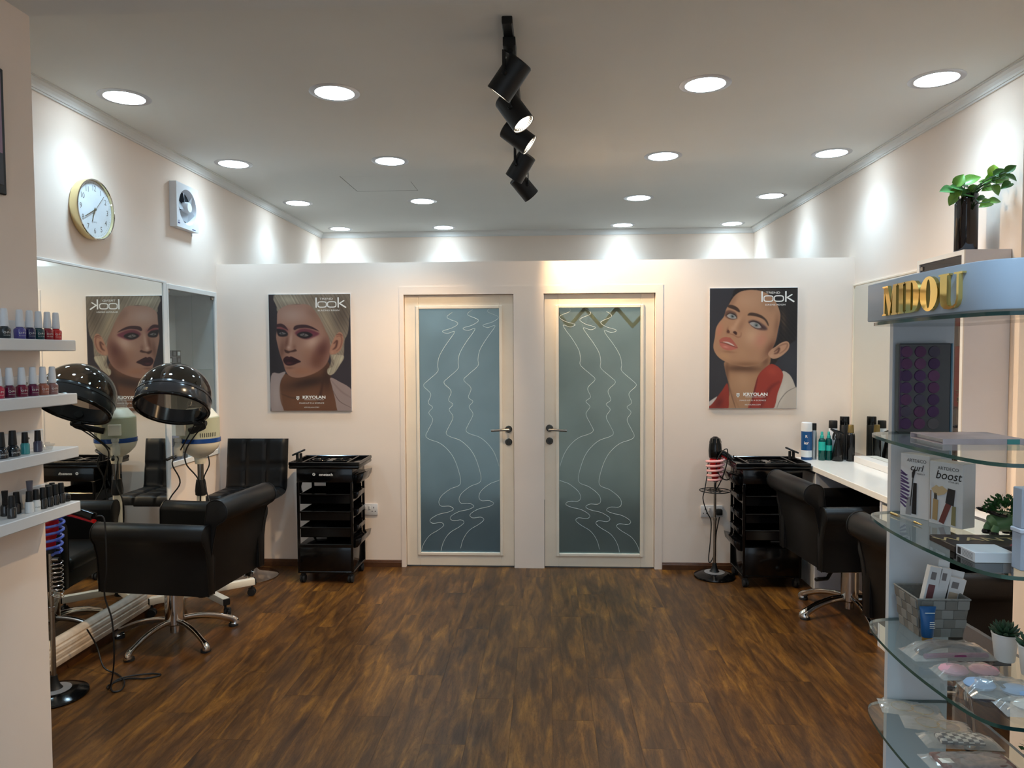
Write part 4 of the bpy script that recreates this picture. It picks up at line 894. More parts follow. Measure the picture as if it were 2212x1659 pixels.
# ================================================================== TROLLEYS
def trolley(label, loc, rz, back):
    t = thing('salon_trolley', label, 'trolley', loc, rz, 'black salon trolleys')
    W2, D2_ = .195, .165
    # top tray: slab with two cup wells and raised rim
    b = NB(); box(b, -.245, .245, -.18, .18, .795, .822, .010, 2); tp = obj('top_tray', b, M_black, t)
    b = NB()
    for (x0, x1, y0, y1) in ((-.245, .245, -.18, -.166), (-.245, .245, .166, .18), (-.245, -.231, -.166, .166), (.231, .245, -.166, .166), (-.16, -.15, -.166, .166), (.15, .16, -.166, .166)): box(b, x0, x1, y0, y1, .820, .842, .004, 1)
    obj('tray_rim', b, M_black, tp)
    for s in (-1, 1):
        b = NB(); torus(b, .058, .005, 32, 8, Matrix.Translation((s*.078, .02, .832))); lathe(b, [(0, .823), (.056, .824), (.058, .832)], 32, Matrix.Translation((s*.078, .02, 0))); obj('cup_well', b, M_black, tp)
    b = NB(); box(b, -.15, .15, -.045, .085, .8225, .831, .002, 1) if False else box(b, -.02, .02, -.05, .08, .8225, .834, .004, 1); obj('tray_divider', b, M_black, tp)
    # upper box
    b = NB(); box(b, -W2, W2, -D2_, D2_, .700, .797, .006, 2); ub = obj('upper_box', b, M_black, t)
    b = NB(); text(b, 'onetech', .026, face_front((.012, -D2_-.0006, .755)), 0, 1.15, bold=.0004); obj('lettering', b, M_print_w, ub, 0)
    b = NB(); lathe(b, [(0, .0008), (.010, .0008), (.010, 0)], 24, face_front((-.072, -D2_, .757))); obj('round_emblem', b, M_print_w, ub)
    b = NB(); prism(b, [(-.076, .752), (-.071, .752), (-.069, .759), (-.065, .764), (-.075, .761)], -D2_-.0014, -D2_-.0009, 'y'); obj('emblem_detail', b, M_print_k, ub, 0)
    # posts
    for sx in (-1, 1):
        for sy in (-1, 1):
            b = NB(); box(b, sx*W2-.018 if sx > 0 else sx*W2, sx*W2 if sx > 0 else sx*W2+.018, sy*D2_-.016 if sy > 0 else sy*D2_, sy*D2_ if sy > 0 else sy*D2_+.016, .08, .702, .003, 1); obj('post', b, M_black, t)
    # open trays
    for z0, z1 in ((.549, .62), (.433, .50), (.318, .389)):
        b = NB(); x0, x1, y0, y1 = -.175, .175, -.150, .150; th = .004
        box(b, x0, x1, y0, y1, z0, z0+th); box(b, x0, x1, y0, y0+th, z0, z1); box(b, x0, x1, y1-th, y1, z0, z1); box(b, x0, x0+th, y0, y1, z0, z1); box(b, x1-th, x1, y0, y1, z0, z1)
        tr_ = obj('tray', b, M_black, t)
        b = NB(); box(b, x0-.004, x1+.002, y0-.010, y0+.002, z1-.012, z1, .003, 1); box(b, x0-.004, x1+.002, y1-.002, y1+.010, z1-.012, z1, .003, 1); obj('tray_lip', b, M_black, tr_)
        b = NB(); prism(b, [(.175, z1), (.218, z1+.006), (.212, z1-.030), (.200, z1-.045), (.175, z1-.048)], -.09, .09, 'y', r=.006); obj('pull_handle', b, M_black, tr_)
    # bottom bin
    b = NB(); box(b, -.180, .180, -D2_+.004, D2_-.004, .080, .274, .006, 2); bb = obj('bottom_bin', b, M_black, t)
    b = NB(); box(b, -.184, .184, -D2_-.004, -D2_+.008, .250, .274, .003, 1); obj('bin_lip', b, M_black, bb)
    b = NB(); prism(b, [(.178, .300), (.248, .318), (.240, .275), (.215, .245), (.178, .235)], -.135, .135, 'y', r=.006); obj('side_pocket', b, M_black, t)
    b = NB(); prism(b, [(.195, .745), (.262, .760), (.255, .725), (.235, .690), (.195, .683)], -.12, .13, 'y', r=.006); obj('side_pocket', b, M_black, t)
    # base frame
    b = NB(); box(b, -W2, W2, -D2_, D2_, .070, .084, .004, 1); obj('base_frame', b, M_black, t)
    obj('back_panel', box(NB(), -.09, .172, min(back*.152, back*.158), max(back*.152, back*.158), .085, .70), M_black, t)
    # dryer holder on the left end and tilted disc on the tray
    b = NB(); tube(b, spline([(-.22, -.02, .80), (-.222, -.02, .74), (-.215, -.02, .69), (-.225, -.02, .64), (-.215, -.02, .60)], 5), [(.028, .012)]*21, 10, up=(1, 0, 0)); obj('dryer_holder', b, M_black, t)
    b = NB(); merge(b, lathe(NB(), [(0, .006), (.046, .006), (.050, 0), (.046, -.006), (0, -.006)], 24), Matrix.Translation((-.205, -.08, .896)) @ Matrix.Rotation(math.radians(-24), 4, 'Y'))
    for xx in (-.215, -.190): cyl(b, (xx, -.08, .835), (xx, -.08, .890), .010)
    obj('holder_disc', b, M_blackm, t)
    for sx in (-1, 1):
        for sy in (-1, 1):
            b = NB(); c = Vector((sx*.168, sy*.135, .028))
            for w_ in (-1, 1): cyl(b, c+Vector((.004*w_, .0, 0)), c+Vector((.017*w_, 0, 0)), .028, .026, 20)
            box(b, c.x-.012, c.x+.012, c.y-.012, c.y+.022, .032, .072, .004, 1); obj('castor', b, M_rubber, t)
    return t
tl = trolley('black salon trolley left of the doors, white maker name on its top drawer', (-1.525, 4.985, 0), 0, 1)
tr2 = trolley('black salon trolley standing at the end of the white counter', (1.500, 4.985, 0), PI, -1)

M_brw = mat('brush_wood', (92, 78, 58), .5)
def brush(label, loc, rz, L_, m, head_m):
    t = thing('hair_brush', label, 'brush', loc, rz, 'hair brushes in the trolley trays')
    b = NB(); tube(b, spline([(0, 0, .012), (L_*.25, 0, .013), (L_*.55, 0, .011)], 4), [.007, .008, .009, .008, .007, .007, .008, .009, .008], 10); obj('handle', b, m, t)
    b = NB(); cyl(b, (L_*.55, 0, .014), (L_, 0, .014), .011, .011, 14); h = obj('barrel', b, head_m, t)
    b = NB()
    for k in range(11):
        for j in range(10):
            a = 2*PI*j/10+k*.3; d = Vector((0, math.cos(a), math.sin(a))); p_ = Vector((L_*(.58+.04*k), 0, .014))
            if p_.z+d.z*.02 < .001: continue
            tube(b, [p_+d*.010, p_+d*.019], .0009, 4)
    bo = obj('bristles', b, M_blackm, h); bo['kind'] = 'stuff'
brush('round hair brush with pale head lying across the middle tray of the left trolley', (-1.57, 4.93, .4375), .35, .23, M_ivory, M_steel)
brush('dark round hair brush lying at the front of the left trolley middle tray', (-1.66, 4.865, .4375), .05, .20, M_brw, M_blackm)
brush('brown handled brush in the lower tray of the left trolley', (-1.62, 4.90, .3225), .12, .22, M_brw, M_blackm)
brush('dark brush in the middle tray of the trolley by the counter', (1.36, 4.93, .4375), .2, .22, M_blackm, M_steel)

# ================================================================== SOCKETS
def socket(x0, x1, z0, z1, label, plug):
    t = thing('wall_socket', label, 'socket', ((x0+x1)/2, YP-.0005, z0)); w = (x1-x0)/2; h = z1-z0
    M_sw = mat('socket_white', (214, 212, 212), .35)
    obj('plate', box(NB(), -w, w, -.010, 0, 0, h, .003, 2), M_sw, t)
    for s in (-1, 1):
        sg = s*w*.22
        b = NB(); box(b, sg-.007, sg+.007, -.015, -.009, h*.52, h*.82, .002, 1); obj('rocker', b, M_sw, t)
        cx = s*w*.62
        b = NB(); box(b, cx-.0025, cx+.0025, -.0107, -.0099, h*.60, h*.74); box(b, cx-.015, cx-.008, -.0107, -.0099, h*.30, h*.38); box(b, cx+.008, cx+.015, -.0107, -.0099, h*.30, h*.38); obj('pin_holes', b, M_print_k, t)
    if plug:
        b = NB(); box(b, -.022, .022, -.042, 0, -.022, .022, .008, 2, M=Matrix.Translation((w*.6, -.011, h*.5))); obj('plug', b, M_blackm, t)
socket(-1.405, -1.254, .388, .472, 'white double socket half hidden by the left trolley', False)
socket(1.112, 1.268, .387, .474, 'white double socket with black plug behind the right dryer stand', True)

# ================================================================== DRYER STANDS AND HAND DRYERS
def coil(bm, R0, R1, z0, z1, turns, r, c=(0, 0), seg=18, cs=8):
    n = int(turns*seg); pts = []
    for i in range(n+1):
        a = 2*PI*i/seg; u = i/n; R_ = R0+(R1-R0)*u; pts.append((c[0]+R_*math.cos(a), c[1]+R_*math.sin(a), z0+(z1-z0)*u))
    tube(bm, pts, r, cs)
def dryer_stand(label, loc, coil_m, ringtray, wire, rz=0):
    t = thing('dryer_stand', label, 'stand', loc, rz)
    b = NB(); lathe(b, [(0, 0), (.135, 0), (.142, .006), (.140, .014), (.10, .030), (.075, .034), (0, .034)], 48); obj('base', b, M_black, t)
    b = NB(); lathe(b, [(.070, .0345), (.070, .036), (.044, .039), (.0, .039)], 40); obj('silver_disc', b, mat('satin_silver', (165, 165, 168), .4, .6), t)
    b = NB(); lathe(b, [(.036, .038), (.026, .05), (.017, .075), (.014, .10), (0, .10)], 24); obj('cone', b, M_blackm, t)
    b = NB(); lathe(b, [(.0105, .09), (.0105, .40), (.013, .402), (.013, .42), (.009, .422), (.009, .675), (0, .675)], 18); obj('pole', b, M_steel, t)
    b = NB(); coil(b, .046, .062, .675, .845, 5.2, .0062 if wire else .0090); tube(b, spline([(.009, 0, .66), (.02, 0, .668), (.046, 0, .675)], 4), .007, 8); obj('coil_holder', b, coil_m, t)
    if ringtray:
        b = NB(); torus(b, .105, .0035, 40, 8, Matrix.Translation((0, 0, .612))); torus(b, .05, .003, 30, 6, Matrix.Translation((0, 0, .612)))
        for k in range(8):
            a = k*PI/4; tube(b, [(.012*math.cos(a), .012*math.sin(a), .612), (.104*math.cos(a), .104*math.sin(a), .612)], [(.005, .002)]*2, 6, up=(0, 0, 1))
        obj('ring_tray', b, M_blackm, t)
    if wire:
        b = NB(); coil(b, .026, .026, .47, .64, 8.5, .0018, (.036, -.01), 18, 6); cyl(b, (.012, 0, .64), (.05, -.01, .645), .008); cyl(b, (.012, 0, .47), (.05, -.01, .465), .006); obj('wire_coil', b, M_chrome, t)
    return t
dryer_stand('floor stand with blue spiral holder beside the nail shelves', (-2.280, 3.155, 0), clear_mat('blue_plastic', (.25, .35, .85), body=(104, 132, 232), bodymix=.6, rough=.08), False, True)
dryer_stand('floor stand with pink spiral holder right of the doors', (1.176, 5.062, 0), mat('pink_plastic', (238, 176, 174), .25), True, False, 1.0)
def hair_dryer(label, loc, hdir, hlen, drop, cordpts, cord2=None):
    """body upright, nozzle pointing down into the coil"""
    t = thing('hand_dryer', label, 'hair dryer', loc, 0, 'red and black hand dryers')
    b = NB(); lathe(b, [(0, 0), (.020, 0), (.024, .004), (.026, .05), (.036, .075), (.038, .15)], 28); obj('barrel', b, M_red, t)
    b = NB(); lathe(b, [(.022, -.018), (.022, .008)], 20); obj('nozzle', b, M_blackm, t)
    b = NB(); lathe(b, [(.0385, .145), (.044, .155), (.046, .20), (.042, .245), (.030, .285), (.014, .297), (0, .298)], 32); rd = obj('rear_housing', b, M_black, t)
    b = NB()
    for k in range(8): tube(b, [(.032*math.cos(k*PI/4), .032*math.sin(k*PI/4), .285), (.042*math.cos(k*PI/4), .042*math.sin(k*PI/4), .255)], .0018, 5)
    obj('vent_ribs', b, M_steel, rd)
    d = Vector((math.cos(hdir), math.sin(hdir), 0)); z = Vector((0, 0, 1))
    p0 = z*.19+d*.03; p1 = z*(.19-drop)+d*(.03+hlen)
    b = NB(); tube(b, spline([p0, (p0+p1)/2+z*.008, p1], 4), [(.017, .020)]*9, 14, up=(0, 0, 1)); hh = obj('handle', b, M_black, t)
    b = NB(); tube(b, spline([p0-z*.018, (p0+p1)/2-z*.014, p1-z*.020+d*.004], 4), [(.012, .009)]*9, 12, up=(0, 0, 1)); obj('handle_strip', b, M_red, hh)
    b = NB(); torus(b, .009, .003, 16, 6, Bs(d, (0, 0, 1), p1+d*.006+z*.012)); obj('hanging_loop', b, M_black, hh)
    W_ = Vector(loc)
    b = NB(); tube(b, [v-W_ for v in spline([W_+p1] + [Vector(c) for c in cordpts], 8)], .0038, 8); obj('cord', b, M_blackm, t)
    return t
hair_dryer('red and black hand dryer held in the blue spiral stand', (-2.280, 3.155, .69), -.12, .20, .035,
           [(-2.01, 3.13, .845), (-2.00, 3.13, .78), (-2.00, 3.13, .60), (-2.025, 3.15, .48), (-2.00, 3.16, .36), (-2.00, 3.17, .20), (-2.03, 3.2, .08), (-2.06, 3.22, .012), (-2.09, 3.26, .006), (-2.05, 3.33, .006), (-1.95, 3.34, .006), (-1.90, 3.38, .006), (-1.96, 3.39, .006), (-2.06, 3.33, .012), (-2.08, 3.27, .006), (-2.03, 3.20, .006), (-2.00, 3.22, .006), (-2.03, 3.29, .014), (-2.12, 3.38, .006), (-2.20, 3.40, .03), (-2.26, 3.44, .12), (-2.28, 3.4, .22)])
hair_dryer('red and black hand dryer held in the pink spiral stand', (1.176, 5.062, .695), -.2, .085, .055,
           [(1.30, 5.05, .86), (1.30, 5.04, .80), (1.29, 5.03, .73), (1.25, 5.02, .695), (1.20, 5.01, .72), (1.17, 5.01, .80), (1.20, 5.01, .88), (1.245, 5.01, .91), (1.245, 5.01, .82), (1.22, 5.02, .72), (1.18, 5.03, .63), (1.17, 5.04, .65), (1.20, 5.11, .72), (1.145, 5.12, .80), (1.13, 5.1, .72), (1.105, 5.06, .62), (1.095, 5.07, .55), (1.13, 5.1, .45), (1.165, 5.13, .38), (1.165, 5.14, .25), (1.155, 5.15, .10), (1.17, 5.15, .08), (1.20, 5.16, .15), (1.215, 5.18, .28), (1.235, 5.175, .40)])
# ================================================================== NAIL POLISH SHELVES
SHZ = [1.627, 1.444, 1.259, 1.068]
for k, z in enumerate(SHZ):
    t = thing('polish_shelf', ['top white ledge of nail polishes with white caps', 'second white ledge from the top, holding plum and copper polishes', 'third white ledge from the top, holding a teal polish', 'lowest white ledge crowded with black capped polishes'][k], 'shelf', (PXL, 2.1, z-.037), 0, 'white nail polish ledges')
    obj('board', box(NB(), .001, .12, -.35, .315, 0, .037, .0025, 1), M_white, t)
    obj('back_plate', box(NB(), .001, .009, -.35, .295, .037, .100, .002, 1), M_white, t)
    for yy in (-.1, .22): obj('screw', lathe(NB(), [(0, .012), (.003, .0118), (.0042, .0095), (.0042, .009)], 12, Matrix.Translation((0, yy, .075)) @ Matrix.Rotation(PI/2, 4, 'Y')), M_steel, t)
def wrap_text(bm, s, size, R, z, ang, xs=1.0, bold=0.0):
    t = NB(); text(t, s, size, Matrix.Identity(4), 0, xs, bold=bold)
    for v in t.verts:
        a = ang+v.co.x/R; zz = z+v.co.y; v.co = Vector((R*math.cos(a), R*math.sin(a), zz))
    return merge(bm, t)
cap_op = mesh_of('cap', lathe(NB(), [(.0075, .038), (.0112, .0385), (.0122, .042), (.0092, .089), (.0084, .0925), (.0060, .0938), (0, .094)], 20), M_cap_w)
cap_bk = mesh_of('cap', lathe(NB(), [(.006, .036), (.0098, .0365), (.0098, .040), (.0085, .068), (.0080, .070), (0, .0705)], 20), M_blackm)
def poly_bottle(kind, col, label, loc, capme, txt=None, h=1.0, cap_h=None):
    t = thing('nail_polish', label, 'nail polish', loc, 0, 'nail polish bottles')
    m = mat('polish_%d_%d_%d' % col, col, .12, coat=.6)
    key = 'pb_%s_%d_%d_%d' % ((kind,)+col)
    if key not in _TXT:
        if kind == 'op': pr_ = [(0, 0), (.0150, 0), (.0165, .002), (.0175, .026), (.0165, .032), (.0110, .0365), (.0085, .0385), (0, .0385)]
        elif kind == 'nail': pr_ = [(0, 0), (.0185, 0), (.0205, .003), (.0200, .018), (.0150, .030), (.0100, .0365), (0, .037)]
        else: pr_ = [(0, 0), (.0118, 0), (.0130, .0015), (.0130, .030), (.0105, .0355), (.0075, .037), (0, .037)]
        _TXT[key] = mesh_of('bottle', lathe(NB(), pr_, 24), m)
    o = bpy.data.objects.new('bottle', _TXT[key]); COL.objects.link(o); o.parent = t
    c = bpy.data.objects.new('cap', capme); COL.objects.link(c); c.parent = t
    if txt:
        b = NB(); R_ = {'op': .0178, 'nail': .0206, 'gel': .0132}[kind]
        wrap_text(b, txt, .0088 if kind == 'op' else .0062, R_, .019 if kind == 'op' else .013, math.radians(-28), 1.1); lt = obj('lettering', b, M_print_w if sum(col) < 420 else M_print_k, o, 0)
        if kind == 'op':
            b = NB(); wrap_text(b, 'NAIL LACQUER', .0028, R_, .0105, math.radians(-28)); obj('small_lettering', b, M_print_w, o, 0)
    return t
PX = -1.672
for y, col, lb in ((2.142, (18, 34, 40), 'near black polish with white cap at the left end of the top ledge'), (2.207, (84, 78, 150), 'violet polish with white cap on the top ledge'), (2.251, (28, 28, 78), 'navy polish with white cap on the top ledge'), (2.292, (14, 66, 72), 'dark teal polish with white cap on the top ledge'), (2.334, (140, 16, 34), 'crimson polish with white cap on the top ledge'), (2.376, (196, 28, 30), 'bright red polish with white cap at the right end of the top ledge')):
    poly_bottle('op', col, lb, (PX, y, SHZ[0]), cap_op, 'O·P·I')
for y, col, lb in ((2.108, (186, 40, 70), 'raspberry polish cut by the photo edge on the second ledge'), (2.155, (92, 14, 52), 'dark plum polish with white cap on the second ledge'), (2.208, (120, 16, 50), 'burgundy polish with white cap on the second ledge'), (2.258, (98, 20, 60), 'wine polish between the burgundy and copper ones on the second ledge'), (2.305, (160, 94, 76), 'copper polish with white cap on the second ledge'), (2.350, (140, 100, 96), 'taupe polish with white cap at the right end of the second ledge')):
    poly_bottle('op', col, lb, (PX, y, SHZ[1]), cap_op, 'O·P·I')
cap_big = mesh_of('cap', lathe(NB(), [(.008, .036), (.0118, .0365), (.0118, .040), (.0095, .078), (.0088, .081), (0, .0815)], 20), M_blackm)
cap_wide = mesh_of('cap', lathe(NB(), [(.006, .036), (.0090, .0365), (.0082, .055), (.0098, .080), (0, .0805)], 6), M_blackm)
cap_wideg = mesh_of('cap', lathe(NB(), [(.006, .036), (.0090, .0365), (.0082, .060), (.0102, .092), (0, .0925)], 16), mat('grey_cap', (108, 108, 120), .4))
poly_bottle('nail', (14, 20, 30), 'wide black polish at the left end of the third ledge', (PX, 2.112, SHZ[2]), cap_big, 'NAILCO')
poly_bottle('nail', (12, 24, 32), 'wide black polish lettered in white, left of the teal one on the third ledge', (PX, 2.161, SHZ[2]), cap_big, 'NAILCO')
poly_bottle('gel', (52, 140, 142), 'teal polish with black cap on the third ledge', (PX, 2.214, SHZ[2]), cap_bk)
poly_bottle('gel', (66, 66, 84), 'slate grey polish with black cap on the third ledge', (PX, 2.272, SHZ[2]), cap_bk)
dz_ = thing('glass_dish', 'small clear glass dish at the right end of the third ledge', 'dish', (PX, 2.318, SHZ[2])); obj('bowl', lathe(NB(), [(0, 0), (.012, 0), (.018, .012), (.020, .016), (.018, .016), (.011, .003), (0, .003)], 20), M_acry, dz_); obj('lid', lathe(NB(), [(.021, .0165), (.021, .019), (.008, .021), (.006, .026), (0, .027)], 20), M_acry, dz_)
BK = (16, 16, 18)
for (x, y, kind, col, cap, txt, lb) in ((-1.668, 2.143, 'gel', (30, 32, 34), cap_bk, None, 'charcoal polish at the front left of the lowest ledge'), (-1.712, 2.172, 'gel', BK, cap_wide, None, 'black polish with tall faceted cap at the back left of the lowest ledge'), (-1.70, 2.205, 'gel', BK, cap_bk, None, 'black polish behind the white bottles on the lowest ledge'),
    (-1.668, 2.219, 'gel', (216, 216, 214), cap_bk, None, 'white bottled polish with black cap, front of the lowest ledge'), (-1.668, 2.250, 'gel', (220, 220, 216), cap_bk, 'Polish', 'white bottled polish right of its twin on the lowest ledge'), (-1.715, 2.285, 'gel', (60, 58, 66), cap_wideg, None, 'polish with tall grey cap at the back of the lowest ledge'),
    (-1.668, 2.282, 'gel', BK, cap_bk, None, 'black polish just right of the white bottles on the lowest ledge'), (-1.668, 2.312, 'gel', BK, cap_bk, None, 'black polish, fourth from the right end of the lowest ledge front row'), (-1.668, 2.341, 'gel', BK, cap_bk, None, 'black polish, third from the right end of the lowest ledge front row'), (-1.700, 2.372, 'gel', BK, cap_bk, None, 'taller looking black polish at the back right of the lowest ledge'), (-1.668, 2.371, 'gel', BK, cap_bk, None, 'black polish, last standing one at the right end of the lowest ledge')):
    poly_bottle(kind, col, lb, (x, y, SHZ[3]), cap, txt)
b = NB(); lathe(b, [(0, 0), (.013, 0), (.015, .004), (.0145, .020), (.011, .026), (.006, .028), (0, .028)], 20); solo('wrapped_jar', merge(NB(), b, Matrix.Translation((-1.672, 2.401, SHZ[3]))), M_black, 'squat shiny black jar at the right tip of the lowest ledge', 'jar')

# ================================================================== RIGHT COUNTER
CX = 1.755; CZ = .826
solo('worktop', box(NB(), CX, XR-.001, 2.75, YP-.002, CZ-.036, CZ, .002, 1), mat('white_worktop', (236, 234, 230), .12, var=(3, .02)), 'long glossy white worktop along the right wall', 'worktop')
def unit(label, y0, y1, grp='white base units under the counter'):
    t = thing('base_unit', label, 'cabinet', ((1.77+XR)/2, (y0+y1)/2, 0), 0, grp); x0, x1 = 1.77, XR-.004
    th = .018; b = NB(); box(b, x0, x1, y0, y0+th, 0, CZ-.037); obj('side_panel', b, M_greyw, t, world=True); b = NB(); box(b, x0, x1, y1-th, y1, 0, CZ-.037); obj('side_panel', b, M_greyw, t, world=True)
    b = NB(); box(b, x0+.02, x1, y0+th, y1-th, 0, .05); box(b, x1-.01, x1, y0+th, y1-th, .05, CZ-.037); box(b, x0+.02, x1-.01, y0+th, y1-th, CZ-.055, CZ-.037); obj('carcass', b, M_white, t, world=True)
    b = NB(); box(b, x0, x0+.018, y0+th+.002, y1-th-.002, .0, .26, .001, 1); obj('door', b, M_white, t, world=True)
    b = NB(); box(b, x0+.004, x0+.018, y0+th+.002, y1-th-.002, .265, .52, .001, 1); dr = obj('drawer', b, M_black, t, world=True)
    b = NB(); box(b, x0-.01, x0+.004, (y0+y1)/2-.03, (y0+y1)/2+.03, .40, .412, .003, 1); obj('drawer_pull', b, M_steel, dr, world=True)
    b = NB(); box(b, x0+.004, x0+.018, y0+th+.002, y1-th-.002, .525, CZ-.06, .001, 1); obj('drawer', b, M_white, t, world=True)
unit('white base unit under the far end of the counter', 4.79, 5.21)
unit('white base unit behind the middle of the glass display stand', 3.52, 3.885)
solo('mirror_ledge', box(NB(), 2.10, XR-.001, 3.937, 5.0, CZ+.0005, .868, .002, 1), M_white, 'low white ledge at the foot of the right mirror', 'ledge')
mr2 = thing('wall_mirror', 'wide mirror on the right wall above the white counter', 'mirror', (XR, 4.55, .87))
obj('glass', box(NB(), XR-.006, XR-.0005, 3.94, 5.215, .870, 2.043), M_mirror, mr2, world=True)
obj('top_strip', box(NB(), XR-.014, XR-.0005, 3.94, 5.222, 2.043, 2.056, .002, 1), M_doorp, mr2, world=True)
obj('edge_strip', box(NB(), XR-.012, XR-.0005, 5.215, 5.224, .870, 2.043), M_doorp, mr2, world=True)

# ------------------------------------------------------------------ bottles on the counter
def can(name, label, loc, parts, cat='bottle', txt=()):
    t = thing(name, label, cat, loc, 0, 'hair products on the white counter')
    made = {}
    for nm, prof, m in parts: made[nm] = obj(nm, lathe(NB(), prof, 28), m, t)
    for (own, s, size, R_, z, ang, m) in txt:
        b = NB(); wrap_text(b, s, size, R_, z, ang, 1.0, .0002); obj('lettering', b, m, made[own], 0)
    return t
FA = math.radians(-112)
can('spray_can', 'blue and white spray can with white cap on the counter', (1.818, 5.105, CZ), [('can', [(0, 0), (.035, 0), (.0365, .004), (.0365, .198), (.033, .202)], mat('can_blue', (22, 74, 128), .25)), ('cap', [(.0355, .200), (.0365, .203), (.036, .258), (.033, .262), (0, .262)], M_cap_w), ('print_band', [(.0367, .02), (.0367, .068)], mat('can_pale', (206, 214, 220), .4))], 'spray can',
    [('can', 'ier', .030, .0369, .120, FA, M_print_w), ('can', 'R', .026, .0369, .165, FA, M_print_w)])
can('hairspray_can', 'slim silver hairspray can with black cap on the counter', (1.874, 5.125, CZ), [('can', [(0, 0), (.0205, 0), (.0215, .003), (.0215, .185), (.017, .203), (.013, .208)], mat('can_silver', (168, 172, 176), .3, .7)), ('cap', [(.0175, .205), (.018, .207), (.0175, .250), (.016, .254), (0, .254)], M_black)], 'spray can')
M_tealb = clear_mat('teal_bottle', (.02, .30, .28), body=(4, 84, 80), bodymix=.6, rough=.06)
for k, (x, y) in enumerate(((1.912, 5.075), (1.960, 5.080))):
    can('mist_bottle', ['teal mist bottle beside the silver hairspray can', 'teal mist bottle beside the black trigger sprayer'][k], (x, y, CZ), [('bottle', [(0, 0), (.021, 0), (.0225, .003), (.0225, .135), (.019, .148), (.012, .155)], M_tealb), ('label_band', [(.0227, .068 if k else .070), (.0227, .105 if k else .130)], mat('teal_label', (28, 168, 156), .4)), ('pump', [(.010, .153), (.013, .156), (.0125, .172), (.009, .174), (.0085, .196), (.006, .200), (0, .201)], mat('teal_pump', (50, 160, 150), .3))])
sp = can('trigger_sprayer', 'black trigger spray bottle on the counter', (2.008, 5.045, CZ), [('bottle', [(0, 0), (.036, 0), (.038, .004), (.036, .05), (.022, .12), (.015, .150), (.013, .158)], M_black), ('collar', [(.012, .155), (.0165, .157), (.0165, .172), (.012, .174)], M_blackm)])
b = NB(); prism(b, [(-.012, .172), (.012, .172), (.014, .190), (.034, .180), (.040, .190), (.020, .206), (-.010, .214), (-.046, .226), (-.050, .216), (-.030, .200), (-.014, .190)], -.010, .010, 'y', r=.003); obj('spray_head', b, M_black, sp)
b = NB(); tube(b, spline([(-.020, 0, .196), (-.028, 0, .180), (-.030, 0, .158), (-.024, 0, .146)], 4), [(.008, .004)]*13, 8, up=(0, 1, 0)); obj('trigger', b, M_black, sp)
can('styling_bottle', 'black styling bottle with bronze cap in front on the counter', (2.090, 5.032, CZ), [('bottle', [(0, 0), (.026, 0), (.0275, .003), (.0275, .175), (.024, .190), (.017, .198)], M_black), ('cap', [(.016, .196), (.0205, .198), (.018, .248), (.016, .252), (0, .253)], mat('bronze_cap', (138, 116, 70), .3, .7))])
can('tall_spray_can', 'tallest black spray can in the corner of the counter', (2.085, 5.125, CZ), [('can', [(0, 0), (.030, 0), (.0315, .003), (.0315, .24), (.029, .245)], M_blackm), ('cap', [(.0305, .243), (.0315, .245), (.031, .298), (.029, .302), (0, .302)], M_black)], 'spray can')
can('mousse_can', 'white spray can with black cap behind the trigger sprayer', (2.010, 5.135, CZ), [('can', [(0, 0), (.027, 0), (.0285, .003), (.0285, .215), (.026, .22)], mat('can_white', (206, 208, 214), .35)), ('cap', [(.0275, .218), (.0285, .22), (.028, .268), (.026, .272), (0, .272)], M_blackm)], 'spray can')

# ------------------------------------------------------------------ tall cabinet on the counter
tc_ = thing('display_cabinet', 'tall narrow white cabinet with glass door standing on the counter', 'cabinet', (2.078, 3.718, CZ+.001))
x0, x1, y0, y1, z0, z1 = 1.972, XR-.002, 3.502, 3.934, CZ+.001, 2.056
b = NB(); box(b, x0, x1, y0, y0+.018, z0, z1); box(b, x0, x1, y1-.018, y1, z0, z1); box(b, x0, x1, y0+.018, y1-.018, z0, z0+.018); box(b, x0, x1, y0+.018, y1-.018, z1-.018, z1); box(b, x1-.008, x1, y0+.018, y1-.018, z0+.018, z1-.018)
obj('carcass', b, M_greyw, tc_, world=True)
b = NB()
for (a_, c_, d_, e_) in ((y0, y0+.022, z0, z1), (y1-.022, y1, z0, z1), (y0+.022, y1-.022, z0, z0+.022), (y0+.022, y1-.022, z1-.022, z1)): box(b, x0-.006, x0, a_, c_, d_, e_)
obj('front_frame', b, M_white, tc_, world=True)
gd = obj('glass_door', box(NB(), x0+.001, x0+.005, y0+.024, y1-.024, z0+.024, z1-.026), clear_mat('bronze_glass', (.62, .58, .54)), tc_, world=True)
for zz in (1.06, 2.0): obj('hinge', box(NB(), x0-.004, x0+.007, y1-.052, y1-.024, zz, zz+.02, .001, 1), M_steel, gd, world=True)
b = NB(); cyl(b, (x0+.0, y0+.045, 1.215), (x0-.012, y0+.045, 1.215), .008); cyl(b, (x0-.012, y0+.045, 1.215), (x0-.03, y0+.045, 1.215), .004); obj('door_lock', b, M_print_k, gd, world=True)
for zz in (1.30, 1.76, 1.02): obj('glass_shelf', box(NB(), x0+.012, x1-.009, y0+.019, y1-.019, zz-.006, zz), M_glass, tc_, world=True)
rb = thing('gift_bag', 'red gift bag on a shelf of the tall white cabinet', 'bag', (2.085, 3.62, 1.302))
obj('body', box(NB(), -.06, .06, -.055, .055, 0, .30, .004, 1), mat('red_paper', (196, 66, 74), .5), rb)
b = NB(); tube(b, spline([(-.03, -.056, .295), (-.02, -.056, .36), (.02, -.056, .36), (.03, -.056, .295)], 6), .003, 6); obj('cord_handle', b, mat('red_cord', (150, 40, 50), .7), rb)
sp_ = thing('dried_posy', 'pale green dried posy in front of the red gift bag', 'flowers', (2.0, 3.575, 1.303))
b = NB()
